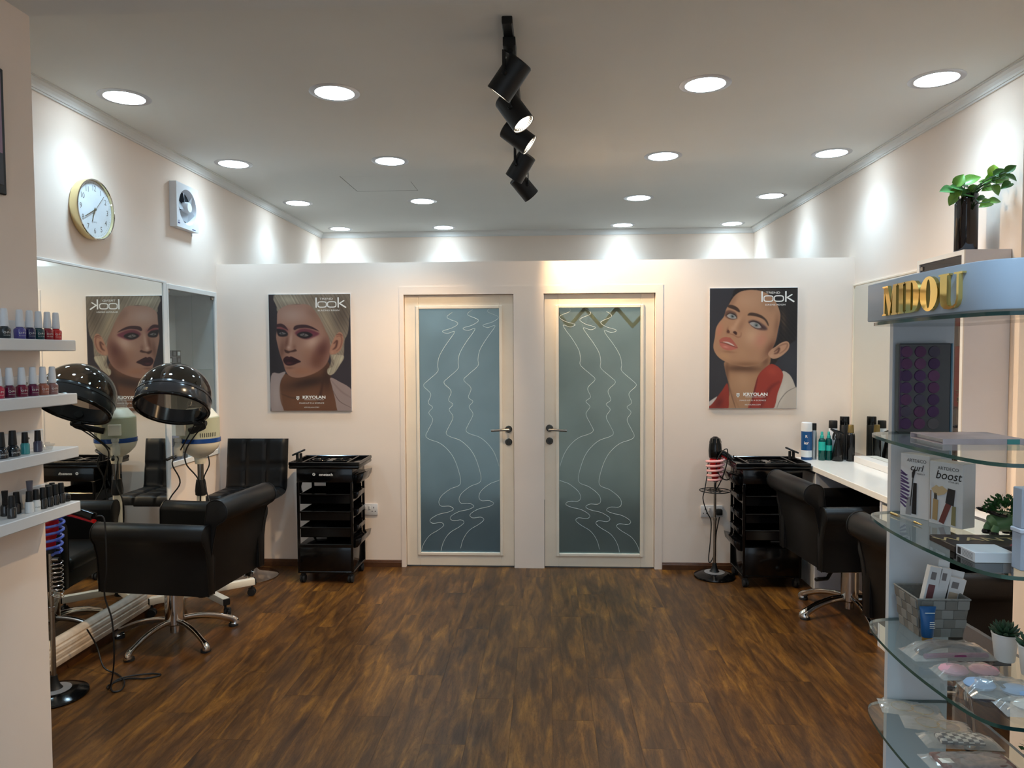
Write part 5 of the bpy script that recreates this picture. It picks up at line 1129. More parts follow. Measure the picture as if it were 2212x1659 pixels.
for k in range(70):
    a = random.uniform(0, 2*PI); r_ = random.uniform(0, .02); z_ = random.uniform(.025, .085); c = Vector((r_*math.cos(a)*.9, r_*math.sin(a), z_)); n = Vector((random.uniform(-1, 1), random.uniform(-1, 1), random.uniform(-1, 1))).normalized()*.005; m_ = n.orthogonal().normalized()*.004
    b.faces.new([b.verts.new(c+v) for v in (n, m_, -n, -m_)])
fo = obj('blossoms', b, mat('pale_green', (190, 192, 130), .7), sp_, 0); fo['kind'] = 'stuff'
obj('stem_bundle', cyl(NB(), (0, 0, 0), (0, 0, .05), .006, .012, 10), mat('stem_green', (80, 110, 60), .7), sp_)
bb_ = thing('brown_carton', 'brown carton with white letter M low in the tall cabinet', 'carton', (2.03, 3.60, 1.021))
obj('carton', box(NB(), -.03, .03, -.055, .055, 0, .055, .001, 1), mat('brown_board', (84, 62, 52), .6), bb_)
b = NB(); text(b, 'M', .05, face_nx((-.0305, .03, .028))); obj('lettering', b, M_print_w, bb_, 0)

# ------------------------------------------------------------------ vase and pothos
VX, VY, VZ = 2.060, 3.66, 2.057
vs_ = thing('glass_vase', 'tall dark glass cylinder vase on top of the tall white cabinet', 'vase', (VX, VY, VZ))
M_vase = clear_mat('dark_glass', (.16, .12, .13), ior=1.55, rough=.02, body=(28, 20, 22), bodymix=.45)
obj('body', lathe(NB(), [(0, 0), (.049, 0), (.051, .003), (.051, .285), (.0495, .287), (.0475, .285), (.0475, .012), (0, .012)], 40), M_vase, vs_)
obj('water', lathe(NB(), [(0, .013), (.046, .013), (.046, .19), (0, .19)], 28), mat('dark_water', (20, 16, 15), .1), vs_)
pt_ = thing('pothos_plant', 'green pothos trailing out of the dark glass vase', 'plant', (VX, VY, VZ+.20))
M_leaf = [mat('leaf_green', (98, 146, 58), .35, var=(30, .25)), mat('leaf_dark', (66, 116, 58), .35, var=(30, .25)), mat('leaf_bright', (146, 188, 66), .35, var=(30, .2))]
def leaf_mesh(m):
    b = NB(); g = []
    prof_ = [(0, .10), (.12, .36), (.3, .46), (.5, .42), (.7, .30), (.88, .13), (1.0, .0)]
    for u, w in prof_:
        row = []
        for s in (-1, -.5, 0, .5, 1):
            row.append(b.verts.new((u-(.10 if abs(s) == 1 and u < .15 else 0), s*w, abs(s)*w*.35-.22*u*u+.12*u)))
        g.append(row)
    for i in range(len(g)-1):
        for j in range(4):
            try: b.faces.new((g[i][j], g[i+1][j], g[i+1][j+1], g[i][j+1]))
            except Exception: pass
    bmesh.ops.remove_doubles(b, verts=list(b.verts), dist=1e-4); bmesh.ops.solidify(b, geom=list(b.faces), thickness=.012); return mesh_of('leaf', b, m, 60)
leaf_me = [leaf_mesh(m) for m in M_leaf]
def lp(px, py):
    rx = (2.042+(px-2065)*.00224)/3.72; rz = (2.336-1.57-(py-430)*.0023)/3.72; y = min(3.62, 2.10/rx); return Vector((rx*y, y, 1.57+rz*y))
LV = [(565, 540, 180, -5, .055, 1), (740, 400, 60, 25, .052, 0), (910, 400, 20, 20, .062, 0), (830, 490, 140, -20, .04, 1), (680, 590, 235, -35, .05, 0), (890, 600, 10, -25, .055, 1), (1220, 270, 75, 45, .05, 2), (1320, 300, 25, 15, .045, 1), (1200, 390, 200, -10, .055, 0), (1150, 520, 190, -20, .045, 0), (1400, 345, 20, 10, .045, 1), (1470, 250, 40, 20, .04, 1), (1480, 375, 330, -20, .04, 1), (1255, 705, 20, -20, .042, 0), (1130, 745, 200, -10, .048, 0), (1060, 665, 190, -20, .035, 1), (1340, 400, 210, -15, .05, 0), (1290, 420, 20, -10, .045, 1), (960, 520, 30, 0, .045, 0), (1420, 480, 200, -30, .042, 1), (1110, 440, 160, 10, .042, 0), (1240, 340, 120, 10, .045, 2), (700, 500, 170, 15, .05, 1), (1260, 540, 300, -30, .045, 0), (640, 670, 250, -60, .045, 0), (780, 560, 100, 0, .045, 1)]
orig = Vector((VX, VY, VZ+.27)); stems = NB()
for k, (zx, zy, ang, el, sz, mi) in enumerate(LV):
    P_ = lp(1960+zx/6.635, 330+zy/6.635); a = math.radians(ang); e = math.radians(el)
    d = Vector((math.cos(a)*.9, random.uniform(-.35, .15), math.sin(a)*.6+math.sin(e)*.5)).normalized()
    side = d.cross(Vector((random.uniform(-.2, .2), -1.0, .75))).normalized(); nrm = side.cross(d)
    R_ = Matrix((d, side, nrm)).transposed().to_4x4(); base = P_-d*sz*.5
    o = bpy.data.objects.new('leaf', leaf_me[mi]); COL.objects.link(o); o.parent = pt_
    o.matrix_basis = Matrix.Translation(base-Vector((VX, VY, VZ+.20))) @ R_ @ Matrix.Diagonal((sz*1.2, sz*1.15, sz*1.2, 1))
    st0 = orig+Vector((random.uniform(-.02, .03), random.uniform(-.03, .02), 0)); mid = (st0+base)/2+Vector((0, 0, .02 if zy < 600 else -.015))
    b = NB(); tube(b, [v-Vector((VX, VY, VZ+.20)) for v in spline([st0-Vector((0, 0, .06)), st0, mid, base], 6)], .0022, 6); obj('stem', b, mat('stem_dark', (44, 76, 36), .6), pt_)
# ================================================================== GLASS DISPLAY STAND
ds = thing('display_stand', 'pale grey display stand with curved glass shelves and white header sign with bluish light in its colour', 'display stand', (1.06, 1.85, 0))
OUT = [(1.20, 2.140), (1.10, 2.143), (1.03, 2.142), (.965, 2.128), (.930, 2.095), (.912, 2.03), (.899, 1.915), (.896, 1.78), (.904, 1.66), (.916, 1.58), (.940, 1.532), (.985, 1.512), (1.06, 1.506), (1.135, 1.52), (1.185, 1.58), (1.208, 1.70), (1.216, 1.85), (1.216, 2.0), (1.212, 2.09)]
outl = [(p.x, p.y) for p in spline([(x, y, 0) for x, y in OUT], 4, True)]
M_gtop = clear_mat('shelf_glass', (.90, .95, .935), ior=1.5)
def glass_shelf(z, first=[]):
    b = NB(); prism(b, outl, z-.0085, z, 'z')
    b.normal_update()
    for f in b.faces: f.material_index = 0 if abs(f.normal.z) > .7 else 1
    o = obj('glass_shelf', b, [M_gtop, M_gedge], ds, 30, world=True); return o
SZ = (1.655, 1.341, 1.107, .789, .542, .25)
for z in SZ: glass_shelf(z)
obj('back_panel', box(NB(), 1.008, 1.182, 2.146, 2.166, .03, 1.664, .001, 1), mat('stand_grey', (192, 198, 206), .5, var=(5, .03)), ds, world=True)
obj('base_plate', prism(NB(), [(1.06+(x-1.06)*1.02, min(y, 2.166)) for x, y in outl], 0, .03, 'z', r=.003), mat('stand_grey', (192, 198, 206), .5), ds, world=True)
HO = [(.930, 2.135), (.925, 2.05), (.914, 1.90), (.911, 1.76), (.917, 1.645), (.934, 1.578), (.975, 1.540), (1.06, 1.525), (1.15, 1.545), (1.20, 1.62), (1.225, 1.75), (1.228, 1.95), (1.215, 2.135)]
hol = [(p.x, p.y) for p in spline([(x, y, 0) for x, y in HO], 6)]
HZ0, HZ1 = 1.660, 1.766
hdr = obj('header', prism(NB(), hol, HZ0, HZ1, 'z', r=.003), mat('header_white_cool_light', (178, 194, 212), .4, var=(5, .02)), ds, 30, world=True, label='white curved header board with bluish light in its colour')  # white board; the bluish ambient light is put into its base colour
def hx_at(y):
    L = [(p[1], p[0]) for p in hol if p[0] < 1.05]; L.sort()
    return float(np.interp(y, [a for a, _ in L], [b_ for _, b_ in L]))
# letters: outlines in units of cap height
def ring_pts(cx, cy, rx, ry, n=32, a0=0.0): return [(cx+rx*math.cos(2*PI*i/n+a0), cy+ry*math.sin(2*PI*i/n+a0)) for i in range(n)]
LET = {
 'M': (1.16, [[(0, 0), (.30, 0), (.30, .05), (.19, .07), (.19, .80), (.52, 0), (.60, 0), (.80, .74), (.80, .06), (.72, .05), (.72, 0), (1.16, 0), (1.16, .05), (1.08, .06), (1.08, .94), (1.16, .95), (1.16, 1), (.84, 1), (.66, .40), (.42, 1), (0, 1), (0, .95), (.11, .93), (.11, .07), (0, .05)]], None),
 'I': (.44, [[(0, 0), (.44, 0), (.44, .05), (.37, .06), (.37, .94), (.44, .95), (.44, 1), (0, 1), (0, .95), (.07, .94), (.07, .06), (0, .05)]], None),
 'D': (.86, None, ([(0, 0), (.45, 0), (.62, .03), (.76, .14), (.84, .32), (.86, .5), (.84, .68), (.76, .86), (.62, .97), (.45, 1), (0, 1), (0, .95), (.07, .94), (.07, .06), (0, .05)], [(.37, .06), (.43, .06), (.47, .09), (.50, .16), (.52, .32), (.525, .5), (.52, .68), (.50, .84), (.47, .91), (.43, .94), (.37, .94), (.37, .8), (.37, .6), (.37, .4), (.37, .2)])),
 'O': (.92, None, (ring_pts(.46, .5, .46, .52), ring_pts(.46, .5, .11, .43))),
 'U': (.98, [[(.07, .94), (.07, .26), (.12, .10), (.26, 0), (.48, -.03), (.68, .01), (.80, .10), (.85, .26), (.85, .94), (.98, .95), (.98, 1), (.66, 1), (.66, .95), (.77, .94), (.77, .26), (.72, .12), (.62, .06), (.50, .05), (.41, .10), (.38, .22), (.38, .94), (.46, .95), (.46, 1), (0, 1), (0, .95)]], None)}
u0 = 0.0; cap_h = .079; yst = 2.006; zst = 1.670; sx_ = .0838
for ch in 'MIDOU':
    w, polys, ringp = LET[ch]; b = NB(); dep = .009
    if polys:
        for pl in polys: prism(b, pl, 0, 1, 'z')
    else:
        o_, i_ = ringp; n = len(i_) if len(i_) == len(o_) else None
        if n is None:
            # resample both loops to the same count by arc angle from the counter's centre
            def rs(L, N=40):
                L2 = L+[L[0]]; d = [0]
                for a_, c_ in zip(L2, L2[1:]): d.append(d[-1]+math.hypot(c_[0]-a_[0], c_[1]-a_[1]))
                return [(float(np.interp(d[-1]*k/N, d, [q[0] for q in L2])), float(np.interp(d[-1]*k/N, d, [q[1] for q in L2]))) for k in range(N)]
            i_ = rs(i_); o_ = rs(o_); c_ = (.42, .5)
            an = lambda q: math.atan2(q[1]-.5, q[0]-.42)
            i_.sort(key=an); o_.sort(key=an); n = len(i_)
        R4 = [[b.verts.new((x, y, z)) for x, y in L] for L, z in ((o_, 0), (o_, 1), (i_, 1), (i_, 0))]
        for k in range(4):
            A_, B_ = R4[k], R4[(k+1) % 4]
            for i in range(n): b.faces.new((A_[i], A_[(i+1) % n], B_[(i+1) % n], B_[i]))
        bmesh.ops.recalc_face_normals(b, faces=list(b.faces))
    for v in b.verts:
        y = yst-(u0+v.co.x)*sx_; v.co = Vector((hx_at(y)-.0004-dep*v.co.z, y, zst+v.co.y*cap_h))
    bmesh.ops.recalc_face_normals(b, faces=list(b.faces))
    obj('letter', b, M_gold, hdr, 25, world=True, label='gold mirror letter '+ch)
    u0 += w+.04

def at(name, label, cat, x, y, z, rz=0.0, group=None): return thing(name, label, cat, (x, y, z), rz, group)
S1, S2, S3, S4 = 1.3412, 1.1072, .7892, .5422
# ------------------------------------------------------------------ shelf 1
pa = at('eyeshadow_palette', 'large dark palette with rows of purple discs standing against the panel', 'palette', 1.085, 2.128, S1)
obj('case', box(NB(), -.073, .073, -.012, .012, 0, .256, .003, 1), clear_mat('smoked_case', (.5, .5, .5), body=(86, 88, 92), bodymix=.85), pa)
obj('edge_strip', box(NB(), .0732, .078, -.012, .012, 0, .256, .001, 1), mat('blue_strip', (88, 128, 152), .4), pa)
for r_ in range(7):
    for c_ in range(4):
        xx = -.085+c_*.0385+.006
        if c_ == 0: continue
        cc = [(74, 44, 88), (88, 48, 86), (66, 40, 80), (96, 56, 92), (72, 66, 84)][(r_*2+c_*3+(r_*c_) % 2) % 5]
        if r_ == 6 and c_ == 3: cc = (92, 88, 92)
        obj('colour_pan', lathe(NB(), [(0, .003), (.0155, .003), (.0165, .0)], 24, face_front((xx-.012, -.0122, .232-.0345*r_))), mat('pan_%d_%d_%d' % cc, cc, .6), pa)
for r_ in range(7): obj('colour_pan', prism(NB(), [(-.071, .216-.0345*r_), (-.064, .219-.0345*r_), (-.062, .232-.0345*r_), (-.064, .245-.0345*r_), (-.071, .248-.0345*r_)], -.015, -.012, 'y'), mat('pan_66_40_80', (66, 40, 80), .6), pa)
sl = at('slipcase', 'flat pale lilac slipcase lying on the top glass shelf', 'box', 1.085, 1.91, S1)
b = NB(); box(b, -.1, .1, -.08, .08, .013, .0142); box(b, -.1, .1, -.08, .08, 0, .0012); box(b, -.1, .1, -.08, -.0788, .0012, .013); box(b, -.1, .1, .0788, .08, .0012, .013); obj('sleeve', b, mat('lilac_card', (206, 194, 200), .5, var=(18, .12)), sl)
obj('inner_tray', box(NB(), -.085, .098, -.077, .077, .002, .012), M_print_w, sl)
obj('teal_patch', box(NB(), .055, .085, -.0812, -.0798, .001, .0135), mat('teal_print', (80, 160, 160), .5), sl)
# ------------------------------------------------------------------ shelf 2
DV = Vector((.47, -.88, 0)).normalized(); rzb = math.atan2(DV.y, DV.x)
M_cardw = mat('white_carton', (214, 216, 220), .4, var=(5, .02))
def artbox(label, x, y, w, d, h, word, small, kind):
    t = at('cosmetic_box', label, 'box', x, y, S2, rzb, 'upright cosmetic gift boxes')
    obj('carton', box(NB(), 0, w, 0, d, 0, h, .0008, 1), M_cardw, t)
    F = lambda u, v: face_front((u, -.0006, v))
    b = NB(); text(b, 'ARTDECO', .0125, F(w*.56, h*.90), 0, 1.0); obj('lettering', b, M_print_k, t, 0)
    b = NB(); text(b, word, .032 if kind else .026, F(w*.56, h*.79), 0, .95, shear=.25, bold=.0002); text(b, small, .006, F(w*.72, h*.70), 0, 1); obj('title', b, M_print_k, t, 0)
    def shp(nm, pts, col, dz=0.0): obj(nm, prism(NB(), pts, -.0010-dz, -.0003, 'y'), mat('print_%d_%d_%d' % col, col, .45), t)
    if kind:
        shp('printed_lips', [(.006, .095), (.020, .106), (.027, .102), (.036, .106), (.052, .096), (.042, .084), (.026, .078), (.012, .084)], (206, 182, 142))
        shp('printed_gloss', [(.010, .012), (.024, .010), (.026, .066), (.012, .068)], (176, 148, 104)); shp('printed_cap', [(.014, .068), (.022, .067), (.022, .084), (.014, .085)], (70, 66, 60))
        shp('printed_lipstick', [(.028, .008), (.042, .004), (.062, .058), (.048, .064)], (116, 62, 58)); shp('printed_cap', [(.046, .062), (.068, .056), (.072, .100), (.052, .102)], (48, 46, 48), .0002)
        shp('printed_gloss', [(.062, .006), (.074, .004), (.074, .056), (.064, .056)], (140, 132, 92)); shp('printed_arch', [(.003, .01), (.005, .01), (.006, .09), (.003, .09)], (150, 120, 96))
    else:
        for k in range(13):
            z_ = .036+.0075*k; s = .016+.010*math.sin(PI*k/12)
            shp('printed_plume', [(.001, z_), (s, z_-.012+.004*(k % 3)), (s+.004, z_-.008+.004*(k % 3)), (.001, z_+.005)], (92, 72, 120))
        shp('printed_wand', [(.030, .030), (.033, .030), (.040, .112), (.037, .112)], (40, 40, 44)); shp('printed_brush', [(.035, .112), (.041, .112), (.046, .134), (.042, .138), (.035, .126)], (34, 32, 36))
        shp('printed_tube', [(.018, .006), (.034, .006), (.037, .056), (.022, .056)], (148, 150, 156)); shp('printed_tube', [(.036, .010), (.050, .010), (.050, .098), (.040, .098)], (26, 26, 30))
    return t
artbox('upright white cosmetic box with purple plume, left of its neighbour', 1.010, 2.092, .086, .05, .178, 'curl', 'PERFECT', 0)
artbox('upright white cosmetic box titled boost with printed lips', 1.042, 1.998, .092, .052, .170, 'boost', 'YOUR LIPS', 1)
pn = at('pen', 'gold and clear ballpoint pen lying in front of the cosmetic boxes', 'pen', .992, 2.02, S2, math.atan2(-.14, .012))
M_pg = mat('pen_gold', (206, 180, 120), .2, .9)
for nm, a_, c_, r_, m_ in (('barrel', -.035, .04, .0042, M_acry), ('tip', .04, .072, .0038, M_pg), ('clip_end', -.072, -.035, .0044, M_pg)):
    b = NB(); cyl(b, (a_, 0, .0046), (c_, 0, .0046), r_, r_*(.45 if nm == 'tip' else 1), 14); obj(nm, b, m_, pn)
# dog shaped planter
dp = at('dog_planter', 'green dog shaped planter with black ears and leafy top', 'planter', 1.155, 1.868, S2)
M_dg = mat('green_glaze', (104, 140, 96), .2); M_dk = mat('black_glaze', (34, 26, 24), .15)
b = NB(); tube(b, [(-.030, 0, .026), (-.024, 0, .030), (-.005, 0, .032), (.012, 0, .032), (.030, 0, .028), (.034, 0, .026)], [(.010, .010), (.024, .020), (.028, .024), (.028, .024), (.024, .020), (.012, .012)], 20, up=(0, 0, 1)); obj('body', b, M_dg, dp)
b = NB(); lathe(b, [(.020, .045), (.029, .056), (.027, .056), (.018, .048), (0, .048)], 24); obj('rim', b, M_dg, dp)
for k, (x, y) in enumerate(((-.026, -.016), (-.026, .016), (.024, -.016), (.024, .016))):
    b = NB(); tube(b, [(x*.8, y, .024), (x, y, .014), (x, y, .010)], [.009, .009, .009], 12); obj('leg', b, M_dg, dp)
    b = NB(); merge(b, lathe(NB(), [(0, 0), (.009, 0), (.011, .004), (.009, .010), (0, .013)], 14), Matrix.Translation((x-.003, y-.002, 0))); obj('paw', b, M_dk, dp)
for s in (-1, 1):
    b = NB(); tube(b, spline([(-.004, s*.022, .052), (-.026, s*.026, .056), (-.050, s*.020, .064)], 4), [(.007, .004), (.009, .005), (.010, .005), (.011, .005), (.011, .005), (.010, .005), (.008, .005), (.006, .004), (.003, .002)], 10, up=(0, 0, 1)); obj('ear', b, M_dk, dp)
M_bx = mat('boxwood', (48, 92, 44), .5, var=(60, .3))
def shrub(parent, c, R_, n, m, ls=.011):
    b = NB()
    for k in range(n):
        v = Vector((random.gauss(0, 1), random.gauss(0, 1), random.gauss(0, 1))).normalized()*R_*random.uniform(.45, 1); v.z = abs(v.z)*.95; p_ = Vector(c)+v
        d = (v.normalized()+Vector((random.uniform(-.5, .5), random.uniform(-.5, .5), random.uniform(0, .6)))).normalized(); s = d.orthogonal().normalized()
        s = Matrix.Rotation(random.uniform(0, 6.28), 3, d) @ s
        q = [p_, p_+d*ls*.5+s*ls*.32, p_+d*ls, p_+d*ls*.5-s*ls*.32]; b.faces.new([b.verts.new(x) for x in q])
    o = obj('foliage', b, m, parent, 0); o['kind'] = 'stuff'; return o
shrub(dp, (.006, 0, .054), .046, 420, M_bx); 
wb = at('wanted_palette', 'dark flat palette box lettered Wanted in gold', 'box', 1.07, 1.745, S2)
obj('box', box(NB(), -.127, .127, -.052, .060, 0, .015, .0015, 1), mat('umber_box', (44, 34, 32), .35), wb)
b = NB(); text(b, 'WANTED', .044, Matrix.Translation((0, .012, .0155)) , 0, 1.45); obj('lettering', b, mat('gold_print', (186, 160, 112), .4), wb, 0)
obj('printed_flower', prism(NB(), [(.0, -.045), (.045, -.042), (.055, -.03), (.015, -.028)], .015, .0154, 'z'), mat('print_rose', (150, 50, 70), .5), wb)
wx = at('white_box', 'small flat white box in front of the dark palette', 'box', .984, 1.648, S2)
obj('carton', box(NB(), -.043, .043, -.037, .037, 0, .0225, .001, 1), M_cardw, wx)
b = NB(); box(b, -.0436, -.0428, .018, .030, .004, .019); obj('dark_square', b, M_print_k, wx)
b = NB()
for k in range(5): box(b, -.0434, -.0429, -.028, .012, .005+.003*k, .006+.003*k)
obj('fine_print', b, mat('grey_print', (120, 120, 124), .5), wx)
fz = at('frosted_frame', 'frosted pale blue two-tier acrylic frame at the photo edge', 'frame', 1.05, 1.567, S2)
M_fro = clear_mat('frosted_acrylic', (.8, .84, .9), body=(186, 196, 212), bodymix=.8, rough=.3)
obj('upper_pane', box(NB(), -.05, .05, -.016, .016, .090, .176, .002, 1), M_fro, fz); obj('lower_pane', box(NB(), -.05, .05, -.016, .016, 0, .080, .002, 1), M_fro, fz); obj('rim', box(NB(), -.053, .053, -.018, .018, .080, .090, .002, 1), M_greyw, fz)
pc = at('white_cup', 'small white pot behind the frosted frame', 'pot', 1.178, 1.80, S2); obj('pot', lathe(NB(), [(0, 0), (.018, 0), (.024, .05), (.022, .05), (.017, .003), (0, .003)], 24), M_white, pc); shrub(pc, (0, 0, .045), .014, 40, M_bx, .008)
# ------------------------------------------------------------------ shelf 3
bk_ = at('woven_basket', 'grey woven basket holding slim cosmetic packs', 'basket', 1.080, 2.052, S3)
M_wv = [mat('weave_grey', (128, 128, 126), .7, var=(120, .15)), mat('weave_dark', (108, 106, 102), .7, var=(120, .15))]
bx0, by0, tx0, ty0, bh = .058, .055, .070, .066, .108
b = NB(); vb = []
for (hx_, hy_, z_) in ((bx0, by0, 0), (tx0, ty0, bh), (tx0-.004, ty0-.004, bh), (bx0-.004, by0-.004, .004)): vb.append([b.verts.new((sx*hx_, sy*hy_, z_)) for sx, sy in ((-1, -1), (1, -1), (1, 1), (-1, 1))])
for A_, B_ in zip(vb, vb[1:]):
    for i in range(4): b.faces.new((A_[i], A_[(i+1) % 4], B_[(i+1) % 4], B_[i]))
b.faces.new(vb[0]); b.faces.new(vb[3]); bmesh.ops.recalc_face_normals(b, faces=list(b.faces)); bko = obj('body', b, M_wv[1], bk_, 0)
st_me = [mesh_of('strip', box(NB(), -.5, .5, -.5, .5, -.5, .5, .08, 1), m) for m in M_wv]
for side in range(2):
    for r_ in range(4):
        for c_ in range(4):
            u = (c_+.5)/4*2-1+(.06 if r_ % 2 else -.06); z_ = .013+.0262*r_; hxz = bx0+(tx0-bx0)*z_/bh; hyz = by0+(ty0-by0)*z_/bh; out_ = (c_+r_) % 2
            o = bpy.data.objects.new('strip', st_me[(c_+r_+side) % 2]); COL.objects.link(o); o.parent = bk_
            if side == 0: o.location = (u*hxz*.96, -hyz-.0002-.0006*out_, z_); o.scale = (.031, .003+.001*out_, .0245); o.rotation_euler = (math.atan((ty0-by0)/bh), 0, 0)
            else: o.location = (-hxz-.0002-.0006*out_, u*hyz*.96, z_); o.scale = (.003+.001*out_, .029, .0245); o.rotation_euler = (0, -math.atan((tx0-bx0)/bh), 0)
b = NB(); tube(b, [(-tx0, -ty0, bh), (tx0, -ty0, bh), (tx0, ty0, bh), (-tx0, ty0, bh)], .0028, 6, True, (0, 0, 1)); obj('rim_binding', b, M_wv[0], bk_)
def pack(label, x, tilt, h, w, m_win, hole):
    t = at('cosmetic_pack', label, 'pack', 1.080+x, 2.045, S3+.006, 0, 'slim packs in the woven basket'); T = Matrix.Rotation(tilt, 4, 'Y')
    obj('carton', box(NB(), -w/2, w/2, -.010, .010, 0, h, .001, 1, M=T), M_cardw, t)
    if m_win: obj('window', box(NB(), -w*.34, w*.2, -.0106, -.0098, h*.12, h*.72, M=T), m_win, t)
    b = NB(); box(b, -w*.3, w*.1, -.0106, -.0098, h*.80, h*.92, M=T); obj('printed_panel', b, mat('print_grey', (120, 116, 118), .5), t)
    if hole: 
        b = NB(); box(b, -w/2, w/2, .008, .0092, h, h+.018, M=T); obj('hang_tab', b, M_cardw, t)
pack('slim white pack with plum window leaning in the basket', -.030, .20, .180, .034, mat('print_plum', (112, 70, 74), .4), False)
pack('slim plain pack standing behind the middle of the basket', .004, .17, .176, .030, None, True)
pack('wider cream pack with hang tab at the right of the basket', .030, .24, .150, .046, mat('print_sand', (186, 170, 150), .5), True)
tb_ = at('cream_tube', 'blue squeeze tube with gold cap standing before the basket', 'tube', 1.030, 1.972, S3)
b = NB(); R_ = []
for z_, a_, c_ in ((.010, .014, .012), (.014, .016, .0125), (.05, .018, .010), (.080, .0205, .0045), (.090, .022, .0012), (.094, .022, .0012)): R_.append([b.verts.new((a_*math.cos(2*PI*i/20), c_*math.sin(2*PI*i/20), z_)) for i in range(20)])
for A_, B_ in zip(R_, R_[1:]):
    for i in range(20): b.faces.new((A_[i], A_[(i+1) % 20], B_[(i+1) % 20], B_[i]))
b.faces.new(R_[0]); b.faces.new(R_[-1]); bmesh.ops.recalc_face_normals(b, faces=list(b.faces)); tbo = obj('tube', b, mat('tube_blue', (18, 78, 130), .3), tb_)
obj('cap', lathe(NB(), [(0, 0), (.013, 0), (.0135, .002), (.013, .011), (0, .011)], 20), mat('cap_gold', (160, 130, 70), .3, .8), tb_)
b = NB()
for k in range(4): box(b, .0, .014-.002*(k % 2), -.0125, -.0118, .038+.005*k, .0395+.005*k)
box(b, -.012, .014, -.0105, -.0095, .078, .0795); obj('fine_print', b, M_print_w, tbo)
def film_bag(name, label, x, y, z, w, d, h, rz, contents, seed=0):
    """a crinkled clear film bag around its contents"""
    t = at(name, label, 'packet', x, y, z, rz, 'film wrapped packets on the glass shelves'); rnd = random.Random(seed); N = 12
    for nm, bm_, m_ in contents: obj(nm, bm_, m_, t, 50)
    b = NB(); T_ = []; Bt = []
    for j in range(N+1):
        rt, rb_ = [], []
        for i in range(N+1):
            u, v = i/N*2-1, j/N*2-1; e = max(0, (1-u**4)*(1-v**4)); zt = .0015+e*h+rnd.uniform(-.0025, .0025)*(e > .1)
            rt.append(b.verts.new((u*w/2, v*d/2, max(zt, .0012)))); rb_.append(b.verts.new((u*w/2, v*d/2, .0004)))
        T_.append(rt); Bt.append(rb_)
    for j in range(N):
        for i in range(N): b.faces.new((T_[j][i], T_[j][i+1], T_[j+1][i+1], T_[j+1][i])); b.faces.new((Bt[j][i], Bt[j+1][i], Bt[j+1][i+1], Bt[j][i+1]))
    obj('film', b, M_bag, t, 20); return t
def blob(x, y, z, rx, ry, rz_, seg=16): return lathe(NB(), [(0, -1), (.5, -.87), (.87, -.5), (1, 0), (.87, .5), (.5, .87), (0, 1)], seg, Matrix.Translation((x, y, z)) @ Matrix.Diagonal((rx, ry, rz_, 1)))
M_plum = mat('plum_plastic', (120, 44, 90), .3); M_night = mat('dark_violet', (34, 28, 48), .25)
film_bag('hair_claw_packet', 'film packet with dark violet hair claws on the middle shelf', 1.035, 1.880, S3, .215, .085, .032, .05, [('claw', tube(NB(), spline([(-.08, -.01, .012), (-.03, .012, .020), (.03, .01, .022), (.075, -.012, .012)], 5), [(.014, .009)]*16, 10, up=(0, 0, 1)), M_night), ('claw', tube(NB(), spline([(-.075, -.026, .007), (-.02, -.028, .010), (.04, -.028, .010), (.085, -.02, .007)], 5), [(.010, .006)]*16, 10, up=(0, 0, 1)), M_plum)], 1)
M_pk = mat('pink_puff', (222, 164, 176), .9); M_bl = mat('pale_blue_puff', (150, 174, 208), .9); M_cr = mat('cream_puff', (226, 218, 206), .9)
film_bag('powder_puff_packet', 'film packet with two pink powder puffs', 1.020, 1.762, S3, .155, .07, .026, .0, [('puff', blob(-.036, 0, .0125, .034, .028, .0118), M_pk), ('puff', blob(.036, 0, .0125, .034, .028, .0118), M_pk)], 2)
film_bag('powder_puff_packet', 'film packet with pale blue powder puffs', 1.045, 1.672, S3, .165, .085, .028, -.1, [('puff', blob(-.045, .01, .0125, .034, .028, .0118), M_bl), ('puff', blob(.022, -.012, .0125, .032, .026, .0118), M_bl), ('ribbon', box(NB(), -.012, -.004, -.02, .04, .020, .0215), M_print_k)], 3)
film_bag('powder_puff_packet', 'film packet with a cream puff under an orange ribbon', 1.06, 1.585, S3, .145, .07, .026, -.1, [('puff', blob(0, 0, .0125, .045, .028, .0118), M_cr), ('ribbon', tube(NB(), [(.0, .029*math.cos(a), .0125+.0122*math.sin(a)) for a in [2*PI*i/24 for i in range(24)]], [(.0008, .007)]*24, 6, True, (1, 0, 0)), mat('orange_ribbon', (220, 150, 116), .6))], 4)
M_suc = mat('succulent_green', (44, 74, 52), .5, var=(40, .2))
def suc_leaf():
    b = NB(); tube(b, [(0, 0, 0), (.25, 0, .02), (.55, 0, .07), (.82, 0, .16), (1.0, 0, .28)], [(.10, .06), (.17, .09), (.19, .10), (.13, .08), (.015, .015)], 8, up=(0, 0, 1)); return mesh_of('leaf', b, M_suc)
SL = suc_leaf()
